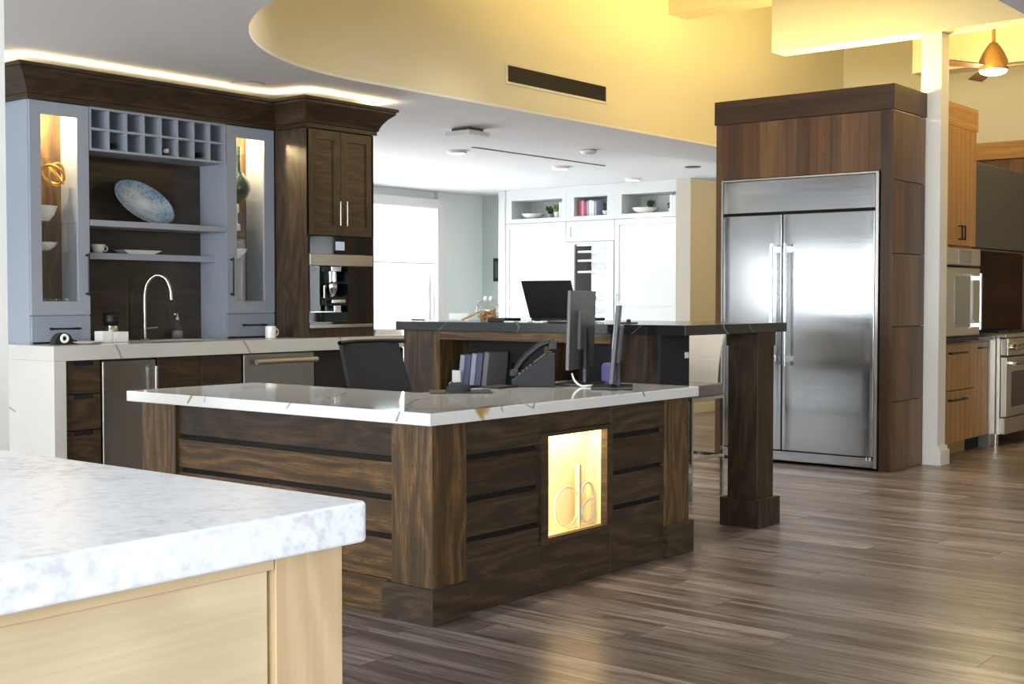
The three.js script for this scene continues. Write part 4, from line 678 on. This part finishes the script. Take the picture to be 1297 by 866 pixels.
// =====================================================================
// FOREGROUND COUNTER
// =====================================================================
{ const s = new THREE.Shape(); const a = -0.6, b = 1.375, c = 1.39, e = 3.3; s.moveTo(a, c); s.lineTo(b - 0.02, c); s.quadraticCurveTo(b, c, b, c + 0.02); s.lineTo(b, e); s.lineTo(a, e); s.closePath();
  let g = new THREE.ExtrudeGeometry(s, { depth: 0.05, bevelEnabled: true, bevelThickness: 0.006, bevelSize: 0.006, bevelOffset: -0.006, bevelSegments: 3, curveSegments: 6 }); g.rotateX(-Math.PI / 2); g.translate(0, 0.858, 0);
  solo('stone_countertop', g, M.foreStone, 'thick pale grey stone counter top on the maple cabinet', 'countertop', { grain: 'u', ou: 0, ov: 0 }); }
{ const c = thing('maple_cabinet', 'pale maple island cabinet under the stone counter', 'cabinet', [0.4, 0, 2.3]);
  const F = 1.42, R = 1.345, top = 0.851;
  part(c, 'body', box(-0.58, R - 0.021, 0.1, top, F + 0.021, 3.2), M.maple, { grain: 'y' }); part(c, 'toe_kick', box(-0.58, R - 0.06, 0, 0.1, F + 0.07, 3.2), M.core);
  part(c, 'end_panel', box(R - 0.02, R, 0.02, top, F + 0.021, 3.22), M.maple, { grain: 'y' });
  part(c, 'stile', box(1.214, R, 0.02, top, F, F + 0.02, 0.002), M.mapleRail, { grain: 'y' });
  part(c, 'rail', box(-0.58, 1.212, top - 0.02, top, F, F + 0.02, 0.002), M.mapleRail, { grain: 'u' });
  part(c, 'rail', box(-0.58, 1.212, 0.1, 0.19, F, F + 0.02, 0.002), M.mapleRail, { grain: 'u' });
  part(c, 'door_panel', [box(-0.58, 1.206, 0.19, top - 0.021, F + 0.01, F + 0.02)], M.maple, { grain: 'u' });
}

// =====================================================================
// SMALL THINGS: WET BAR
// =====================================================================
{ const k = thing('tape_dispenser', 'black tape dispenser on the worktop corner', 'tape dispenser', [4.46, CT, 7.25]);
  const s = new THREE.Shape(); s.moveTo(0, 0); s.lineTo(0.15, 0); s.lineTo(0.15, 0.02); s.lineTo(0.12, 0.03); s.quadraticCurveTo(0.1, 0.075, 0.06, 0.07); s.quadraticCurveTo(0.015, 0.06, 0, 0.02); s.closePath(); const g = new THREE.ExtrudeGeometry(s, { depth: 0.05, bevelEnabled: true, bevelSize: 0.003, bevelThickness: 0.003, bevelSegments: 2 }); g.translate(4.4, CT + 0.003, -7.25); part(k, 'body', g, M.black); const t = new THREE.TorusGeometry(0.022, 0.009, 8, 20); t.translate(4.465, CT + 0.04, -7.197); part(k, 'tape_roll', t, M.porcelain); }
solo('white_dish', lathe([[0, 0], [0.06, 0], [0.1, 0.016], [0.096, 0.018], [0, 0.008]], [4.62, CT + 0.0005, 7.2], 36), M.porcelain, 'shallow white dish beside the tape dispenser', 'dish');
solo('cutting_board', box(4.66, 4.81, CT + 0.0005, CT + 0.014, 7.33, 7.43, 0.004), M.walnut, 'brown board lying behind the white boxes', 'board', { grain: 'u' });
solo('tissue_box', box(4.82, 4.9, CT + 0.0005, CT + 0.075, 7.33, 7.42, 0.004), M.paper, 'small white box at the left of the sink', 'box');
solo('paper_box', box(4.905, 5.02, CT + 0.0005, CT + 0.07, 7.33, 7.42, 0.004), M.paper, 'wide white box beside the sink rim', 'box');
{ const j = thing('coffee_canister', 'black canister with steel base beside the sink', 'canister', [5.0, CT, 7.5]); part(j, 'base', lathe([[0, 0], [0.045, 0], [0.045, 0.11], [0, 0.11]], [5.0, CT + 0.0005, 7.5], 28), M.chrome); part(j, 'lid', lathe([[0, 0.11], [0.05, 0.11], [0.052, 0.15], [0.044, 0.155], [0.05, 0.16], [0.05, 0.19], [0, 0.2]], [5.0, CT + 0.0005, 7.5], 28), M.black); }
{ const f = thing('faucet', 'tall gooseneck kitchen tap of brushed steel', 'faucet', [5.37, CT, 7.645]); const u = 5.37, v = 7.65;
  part(f, 'base', lathe([[0, 0], [0.03, 0], [0.03, 0.008], [0.024, 0.012], [0, 0.012]], [u, CT, v]), M.nickel);
  part(f, 'spout', tube([[u, CT + 0.01, v], [u, CT + 0.2, v], [u + 0.001, CT + 0.32, v - 0.002], [u + 0.016, CT + 0.4, v - 0.016], [u + 0.056, CT + 0.45, v - 0.056], [u + 0.1, CT + 0.43, v - 0.1], [u + 0.124, CT + 0.36, v - 0.124], [u + 0.13, CT + 0.28, v - 0.13]], 0.0125, 64, 12), M.nickel);
  part(f, 'lever', rod([u + 0.01, CT + 0.08, v - 0.005], [u + 0.085, CT + 0.085, v - 0.03], 0.007), M.nickel); }
{ const s = thing('soap_bottle', 'clear glass soap bottle with steel pump', 'bottle', [5.67, CT, 7.685]); const at = [5.67, CT + 0.0005, 7.685]; part(s, 'bottle', lathe([[0, 0], [0.04, 0], [0.045, 0.04], [0.038, 0.07], [0.018, 0.1], [0.016, 0.13], [0.012, 0.13], [0, 0.1]], at, 28), M.glass); part(s, 'soap', lathe([[0, 0.004], [0.036, 0.004], [0.04, 0.04], [0.034, 0.06], [0, 0.06]], at, 24), M.greyFabric); part(s, 'pump', [lathe([[0, 0.13], [0.016, 0.13], [0.016, 0.15], [0.008, 0.155], [0.008, 0.18], [0, 0.185]], at, 18), rod([5.67, CT + 0.178, 7.685], [5.63, CT + 0.178, 7.66], 0.005)], M.nickel); }
{ const m = thing('mug', 'white mug standing before the right blue cabinet', 'mug', [6.14, CT, 7.22]); const at = [6.14, CT + 0.0005, 7.22]; part(m, 'cup', lathe([[0, 0], [0.036, 0], [0.04, 0.005], [0.04, 0.088], [0.036, 0.088], [0.036, 0.008], [0, 0.008]], at, 32), M.porcelain); const t = new THREE.TorusGeometry(0.026, 0.005, 8, 20); t.translate(6.14 + 0.045, CT + 0.045, -7.22); part(m, 'handle', t, M.porcelain); }
// platter on the upper shelf
T.platter = tex(256, 256, (X, Y) => { const r = Math.hypot(X - 0.5, Y - 0.5) * 2, n = fbm(X, Y, 8, 8, 3, 201), m = fbm(X, Y, 40, 40, 2, 207); let t = clamp(r * 0.95 + (n - 0.5) * 0.5 - 0.15); let c = lerp3([206, 216, 226], [104, 132, 160], t); if (m > 0.62) c = lerp3(c, [70, 96, 126], t * 0.8); return c; }, 1, 1);
M.platter = phy({ map: T.platter, roughness: 0.14, clearcoat: 0.8 });
{ const g = new THREE.LatheGeometry([[0, 0], [0.1, 0.004], [0.17, 0.02], [0.215, 0.05], [0.222, 0.062], [0.212, 0.056], [0.165, 0.028], [0.1, 0.012], [0, 0.01]].map(p => new THREE.Vector2(...p)), 56);
  const p = g.attributes.position, uv = g.attributes.uv; for (let i = 0; i < p.count; i++) uv.setXY(i, 0.5 + p.getX(i) / 0.46, 0.5 + p.getZ(i) / 0.46);
  g.scale(1.16, 1, 0.64); g.rotateX(1.25); g.rotateZ(-0.32); g.computeBoundingBox(); const mn = g.boundingBox.min; g.translate(5.345, 1.7405 - mn.y, -7.66); 
  solo('oval_platter', g, M.platter, 'blue white oval platter leaning on the upper shelf', 'platter'); }
{ const m = thing('cup', 'white teacup at the left of the lower shelf', 'cup', [5.0, 1.53, 7.64]); const at = [5.0, 1.5305, 7.64]; part(m, 'bowl', lathe([[0, 0], [0.028, 0], [0.04, 0.02], [0.048, 0.058], [0.045, 0.058], [0.036, 0.022], [0, 0.006]], at, 32), M.porcelain); const t = new THREE.TorusGeometry(0.018, 0.004, 8, 18); t.translate(5.053, 1.562, -7.64); part(m, 'handle', t, M.porcelain); }
{ const g = lathe([[0, 0], [0.1, 0], [0.15, 0.026], [0.145, 0.028], [0.098, 0.006], [0, 0.006]], [0, 0, 0], 4); g.rotateY(Math.PI / 4); g.scale(1.45, 1, 0.6); g.translate(5.33, 1.5305, -7.665); solo('serving_tray', toCreasedNormals(g, 0.5), M.porcelain, 'white rectangular tray on the lower shelf', 'tray'); }
// left glass cabinet contents
{ const g = thing('knot_sculpture', 'gold ring knot sculpture on glass shelf', 'sculpture', [4.66, 1.945, 7.6]); const cu = 4.66, cy = 2.03, cv = 7.6, R = 0.075;
  for (const [rx, rz, ry, dy] of [[0.2, 0.5, 0.3, 0], [0.9, -0.6, -0.5, 0.0], [-0.7, 0.3, 1.1, 0.0]]) { const t = new THREE.TorusGeometry(R, 0.008, 10, 40); t.rotateX(rx); t.rotateZ(rz); t.rotateY(ry); t.translate(cu + rz * 0.02, cy + dy, -cv); part(g, 'ring', t, M.brass); } }
bowl(4.56, 7.6, 1.7205, 0.1, 0.1, 'deep white bowl on the middle glass shelf in the left cabinet'); bowl(4.55, 7.59, 1.5305, 0.1, 0.055, 'shallow white bowl on the lowest glass shelf in the left cabinet');
for (let i = 0; i < 4; i++) solo('drinking_glass', lathe([[0, 0], [0.026, 0], [0.03, 0.1], [0.0285, 0.1], [0.025, 0.004], [0, 0.004]], [4.47 + i * 0.075, 1.1205, 7.54], 20), M.glass, 'clear tumbler at the bottom of the left glass cabinet', 'glass', { group: 'tumblers in the left glass cabinet' });
// right glass cabinet contents
solo('bottle_vase', lathe([[0, 0], [0.035, 0], [0.07, 0.03], [0.093, 0.085], [0.085, 0.14], [0.05, 0.19], [0.025, 0.23], [0.018, 0.3], [0.02, 0.38], [0.024, 0.4], [0.019, 0.4], [0.014, 0.3], [0, 0.25]], [6.16, 1.9455, 7.6], 40), M.vaseGreen, 'dark green bottle vase on the glass shelf in the right cabinet', 'vase');
solo('candle_holder', lathe([[0, 0], [0.05, 0], [0.05, 0.05], [0.03, 0.06], [0.028, 0.13], [0.042, 0.14], [0.042, 0.2], [0, 0.2]], [6.1, 1.7205, 7.58], 28), M.porcelain, 'stacked white candle holder under the green vase', 'candle holder');
bowl(6.12, 7.6, 1.5305, 0.1, 0.06, 'white bowl on the lowest glass shelf in the right cabinet'); 
solo('decanter', lathe([[0, 0], [0.05, 0], [0.055, 0.05], [0.03, 0.12], [0.014, 0.17], [0.018, 0.22], [0.015, 0.22], [0, 0.15]], [6.1, 1.1205, 7.58], 24), M.glass, 'clear decanter at the bottom of the right glass cabinet', 'decanter');
// papers at the end of the wet bar
for (let i = 0; i < 3; i++) solo('paper_stack', box(7.08 + i * 0.01, 7.34, CT + 0.0005 + i * 0.016, CT + 0.014 + i * 0.016, 7.05 + i * 0.01, 7.3), M.paper, ['lowest white folder at the end of the wet bar worktop', 'middle white folder in the pile on the wet bar worktop', 'topmost white folder in the pile on the wet bar worktop'][i], 'folder', { group: 'white folders on the wet bar' });

// =====================================================================
// SMALL THINGS: DESK AND BAR TOP
// =====================================================================
const onDesk = DT + 0.0008, onBar = BH + 0.0006;
{ const m = local('mouse_pad', 'black mouse pad on the white desk top', 'mouse pad', [4.36, onDesk, 3.83], 2.35); lpart(m, 'pad', lb(0.28, 0.004, 0.2, 0, 0.002, 0, 0.0018), M.black); }
{ const m = local('computer_mouse', 'black computer mouse on the mouse pad', 'mouse', [4.335, onDesk + 0.0045, 3.82], 2.35); const g = new THREE.SphereGeometry(0.5, 24, 16, 0, 6.2832, 0, Math.PI / 2); g.scale(0.115, 0.085, 0.066); lpart(m, 'shell', g, M.blackMatte); const w = new THREE.TorusGeometry(0.009, 0.004, 8, 16); w.translate(0.03, 0.033, 0); lpart(m, 'scroll_wheel', w, M.greyPlastic); }
// monitors facing the chair
function monitor(name, label, at, turn, w, h, bottom, tilt) {
  const m = local(name, label, 'monitor', at, turn);
  lpart(m, 'stand_base', lb(0.24, 0.012, 0.19, 0, 0.006, 0, 0.004), M.black);
  lpart(m, 'stand_neck', lb(0.05, bottom + h * 0.5, 0.02, 0, (bottom + h * 0.5) / 2 + 0.01, 0.03, 0.004), M.black);
  const g = lb(w, h, 0.018, 0, bottom + h / 2, 0, 0.004), b = lb(w * 0.5, h * 0.5, 0.025, 0, bottom + h / 2, 0.018, 0.01), s = lb(w - 0.02, h - 0.024, 0.002, 0, bottom + h / 2 + 0.002, -0.0095);
  for (const q of [g, b, s]) { q.translate(0, -bottom, 0); q.rotateX(tilt); q.translate(0, bottom, 0); }
  const p = lpart(m, 'panel', merge([g, b]), M.greyPlastic); lpart(p, 'screen', s, M.darkGlass); return m;
}
// the panel plane seen almost edge-on
const dirA = Math.atan2(3.62, 5.1), dirB = Math.atan2(3.42, 5.02);
monitor('monitor', 'grey computer monitor standing nearest the phone', [5.1, onDesk, 3.7], dirA - 0.28, 0.43, 0.38, 0.08, 0.03);
monitor('monitor', 'thin black computer monitor turned edge on beside the grey monitor', [5.0, onDesk, 3.44], dirB - 0.03, 0.36, 0.36, 0.03, 0.09);
{ const p = local('desk_phone', 'black office telephone with handset on the desk', 'telephone', [4.9, onDesk, 3.835], 2.25);
  const s = new THREE.Shape(); s.moveTo(-0.1, 0); s.lineTo(0.1, 0); s.lineTo(0.1, 0.02); s.lineTo(-0.07, 0.15); s.lineTo(-0.1, 0.15); s.closePath(); const g = new THREE.ExtrudeGeometry(s, { depth: 0.19, bevelEnabled: true, bevelSize: 0.004, bevelThickness: 0.004, bevelSegments: 2 }); g.translate(0, 0.004, -0.095); lpart(p, 'body', g, M.blackMatte);
  const h = tubeLocal([[-0.105, 0.21, 0.07], [-0.05, 0.2, 0.075], [0.04, 0.13, 0.075], [0.09, 0.06, 0.07]], 0.018); lpart(p, 'handset', merge([h, lb(0.05, 0.05, 0.05, -0.1, 0.19, 0.07, 0.012), lb(0.05, 0.04, 0.05, 0.09, 0.055, 0.07, 0.012)]), M.black);
  const sc = lb(0.07, 0.004, 0.08, 0, 0, 0); sc.rotateZ(-0.65); sc.translate(-0.03, 0.135, -0.03); lpart(p, 'display', sc, M.greyPlastic);
  const keys = []; for (let i = 0; i < 4; i++) for (let j = 0; j < 3; j++) { const k = lb(0.012, 0.006, 0.014, 0, 0, 0); k.rotateZ(-0.65); k.translate(0.015 + i * 0.017, 0.1 - i * 0.0128, -0.06 + j * 0.022); keys.push(k); } keys.forEach(k => lpart(p, 'key', k, M.greyPlastic)); }
function tubeLocal(pts, r) { return new THREE.TubeGeometry(new THREE.CatmullRomCurve3(pts.map(p => new THREE.Vector3(...p))), 24, r, 10); }
solo('notepad', box(4.62, 4.76, onDesk, onDesk + 0.008, 3.82, 3.93), M.black, 'black notepad lying before the telephone', 'notepad');
solo('white_cable', tube([[4.98, onDesk + 0.06, 3.66], [4.96, onDesk + 0.03, 3.63], [4.97, onDesk + 0.006, 3.6], [5.0, onDesk + 0.006, 3.575], [5.04, onDesk + 0.006, 3.57]], 0.005, 40), M.porcelain, 'white cable hanging beside the grey monitor', 'cable');
solo('purple_pouch', box(5.29, 5.36, onDesk, onDesk + 0.1, 3.635, 3.715, 0.02), M.purple, 'purple pouch standing between the monitors', 'pouch');
// brochure holder in the bar shelf
{ const b = thing('brochure_holder', 'black wedge holder for brochures in the open bar shelf', 'holder', [5.55, 0.68, 4.65]);
  part(b, 'tray', [box(5.42, 5.63, 0.6805, 0.69, 4.55, 4.82), box(5.62, 5.63, 0.69, 0.86, 4.55, 4.82), box(5.42, 5.43, 0.69, 0.74, 4.55, 4.82)], M.black);
  [[4.785, 0.905, M.lilac], [4.74, 0.91, M.indigo], [4.7, 0.915, M.lilac], [4.655, 0.92, M.indigo], [4.61, 0.925, M.greyFabric]].forEach(([v, y, m], i) => { const g = box(5.44, 5.61, 0.0, y - 0.692, -0.016, 0.016); g.rotateX(0.12); g.translate(0, 0.694, -v); solo('brochure', g, m, ['lilac brochure at the left end of the black holder', 'indigo brochure beside the lilac one in the holder', 'lilac brochure in the middle of the holder', 'second indigo brochure in the holder', 'grey brochure at the right end of the holder'][i], 'brochure', { group: 'brochures in the bar shelf' }); }); }
solo('card_box', box(5.405, 5.418, 0.6805, 0.82, 4.75, 4.81, 0.002), M.paper, 'small white card box before the brochures', 'box');
// office chair
{ const c = thing('office_chair', 'black mesh office chair tucked behind the desk', 'chair', [4.96, 0, 4.75]); const u = 5.0, v = 4.72;
  const bg = new THREE.BoxGeometry(0.46, 0.52, 0.025, 12, 12, 1), p = bg.attributes.position; for (let i = 0; i < p.count; i++) { const x = p.getX(i), y = p.getY(i); p.setX(i, x * (1 - 0.06 * (y / 0.26))); p.setZ(i, p.getZ(i) + (x * x) * 0.5 - 0.03 * Math.sin((y + 0.26) * 3)); } bg.computeVertexNormals(); bg.rotateX(-0.3); bg.translate(u, 0.735, -4.98); part(c, 'backrest', bg, M.mesh);
  part(c, 'back_frame', tube([[u - 0.25, 0.985, 5.03], [u - 0.1, 0.987, 5.08], [u + 0.1, 0.987, 5.08], [u + 0.25, 0.985, 5.03]], 0.012, 30), M.black);
  part(c, 'spine', tube([[u, 0.45, 4.85], [u, 0.5, 4.97], [u, 0.7, 5.02], [u, 0.85, 5.07]], 0.02, 24), M.black);
  part(c, 'seat', box(u - 0.24, u + 0.24, 0.43, 0.5, v - 0.24, v + 0.22, 0.03), M.blackMatte); part(c, 'gas_lift', rod([u, 0.1, v], [u, 0.43, v], 0.025), M.black);
  for (let i = 0; i < 5; i++) { const a = i * 2 * Math.PI / 5, e = [u + 0.29 * Math.cos(a), 0.07, v + 0.29 * Math.sin(a)]; const l = part(c, 'base_arm', rod([u, 0.11, v], e, 0.018), M.black); part(l, 'caster', rod([e[0] - 0.02, 0.03, e[2]], [e[0] + 0.02, 0.03, e[2]], 0.03, 14), M.black); } }
// laptop on the bar
{ const l = local('laptop', 'open black laptop on the bar top seen from behind', 'laptop', [5.72, onBar, 4.325], -Math.PI / 2);
  lpart(l, 'base', lb(0.345, 0.016, 0.235, 0, 0.014, -0.125, 0.004), M.black); for (const x of [-0.14, 0.14]) lpart(l, 'rubber_foot', lb(0.03, 0.006, 0.02, x, 0.003, -0.03), M.greyPlastic);
  const lid = lb(0.345, 0.225, 0.008, 0, 0.1125, 0, 0.003); lid.rotateX(0.38); lid.translate(0, 0.02, 0); const p = lpart(l, 'lid', lid, M.black); const s = lb(0.325, 0.2, 0.001, 0, 0.115, -0.0046); s.rotateX(0.38); s.translate(0, 0.02, 0); lpart(p, 'screen', s, M.darkGlass); }
solo('black_hub', box(5.5, 5.64, onBar, onBar + 0.022, 4.5, 4.63, 0.004), M.black, 'flat black hub box beside the laptop', 'hub');
for (let i = 0; i < 3; i++) solo('cable_clip', box(5.45, 5.49, onBar, onBar + 0.008, 4.2 + i * 0.1, 4.27 + i * 0.1, 0.003), M.porcelain, 'white paper strip lying before the laptop', 'paper', { group: 'white strips before the laptop' });
solo('black_cable', tube([[5.42, onBar + 0.006, 3.95], [5.43, onBar + 0.007, 4.1], [5.46, onBar + 0.008, 4.17]], 0.004, 20), M.black, 'thin black cable on the bar top', 'cable');
{ const f = thing('glass_fishbowl', 'glass bowl with two knobs holding wine corks', 'glass bowl', [5.6, onBar, 4.73]); const at = [5.62, onBar, 4.725];
  part(f, 'bowl', lathe([[0, 0], [0.04, 0.0], [0.062, 0.025], [0.07, 0.06], [0.064, 0.095], [0.045, 0.115], [0.043, 0.115], [0.061, 0.094], [0.067, 0.06], [0.059, 0.027], [0.038, 0.004], [0, 0.004]], at, 40), M.glass);
  for (const d of [-0.02, 0.02]) { const g = new THREE.SphereGeometry(0.011, 14, 10); g.scale(1, 1.5, 1); g.translate(5.62, onBar + 0.128, -(4.725 + d)); part(f, 'ear', g, M.porcelain); }
  const R = rng(5); for (let i = 0; i < 34; i++) { const a = R() * 6.283, r = Math.sqrt(R()) * 0.044, y = 0.014 + R() * 0.048; const g = new THREE.CylinderGeometry(0.008, 0.008, 0.026, 8); g.rotateX(R() * 3); g.rotateY(R() * 3); g.translate(at[0] + r * Math.cos(a), at[1] + y, -at[2] + r * Math.sin(a)); solo('wine_cork', g, M.cork, 'wine cork lying in the glass bowl', 'cork', { group: 'corks in the glass bowl' }); } }
solo('wooden_scoop', rod([5.5, onBar + 0.008, 4.82], [5.55, onBar + 0.06, 4.72], 0.006), M.cork, 'wooden stick leaning on the glass bowl', 'stick');
{ const h = thing('acrylic_holder', 'clear acrylic card holder on the bar top', 'card holder', [5.6, onBar, 4.94]); part(h, 'plate', box(5.6, 5.604, onBar, onBar + 0.055, 4.85, 5.02), M.glass); part(h, 'foot', box(5.56, 5.65, onBar, onBar + 0.004, 4.85, 5.02), M.glass); part(h, 'card', box(5.605, 5.607, onBar + 0.005, onBar + 0.045, 4.86, 5.01), M.paper); }
solo('pen', rod([5.45, onBar + 0.006, 5.06], [5.48, onBar + 0.006, 5.19], 0.005), M.black, 'black pen lying at the left end of the bar top', 'pen');
{ const k = thing('call_bell', 'small black bell on the bar top above the wood panel', 'bell', [5.6, onBar, 3.75]); part(k, 'plate', lathe([[0, 0], [0.05, 0], [0.048, 0.006], [0, 0.006]], [5.6, onBar, 3.75]), M.black); part(k, 'knob', lathe([[0, 0.006], [0.012, 0.006], [0.012, 0.02], [0, 0.024]], [5.6, onBar, 3.75]), M.black); }

scene.traverse(o => { if (o.isMesh) { o.castShadow = true; o.receiveShadow = true; } });
renderer.render(scene, camera);
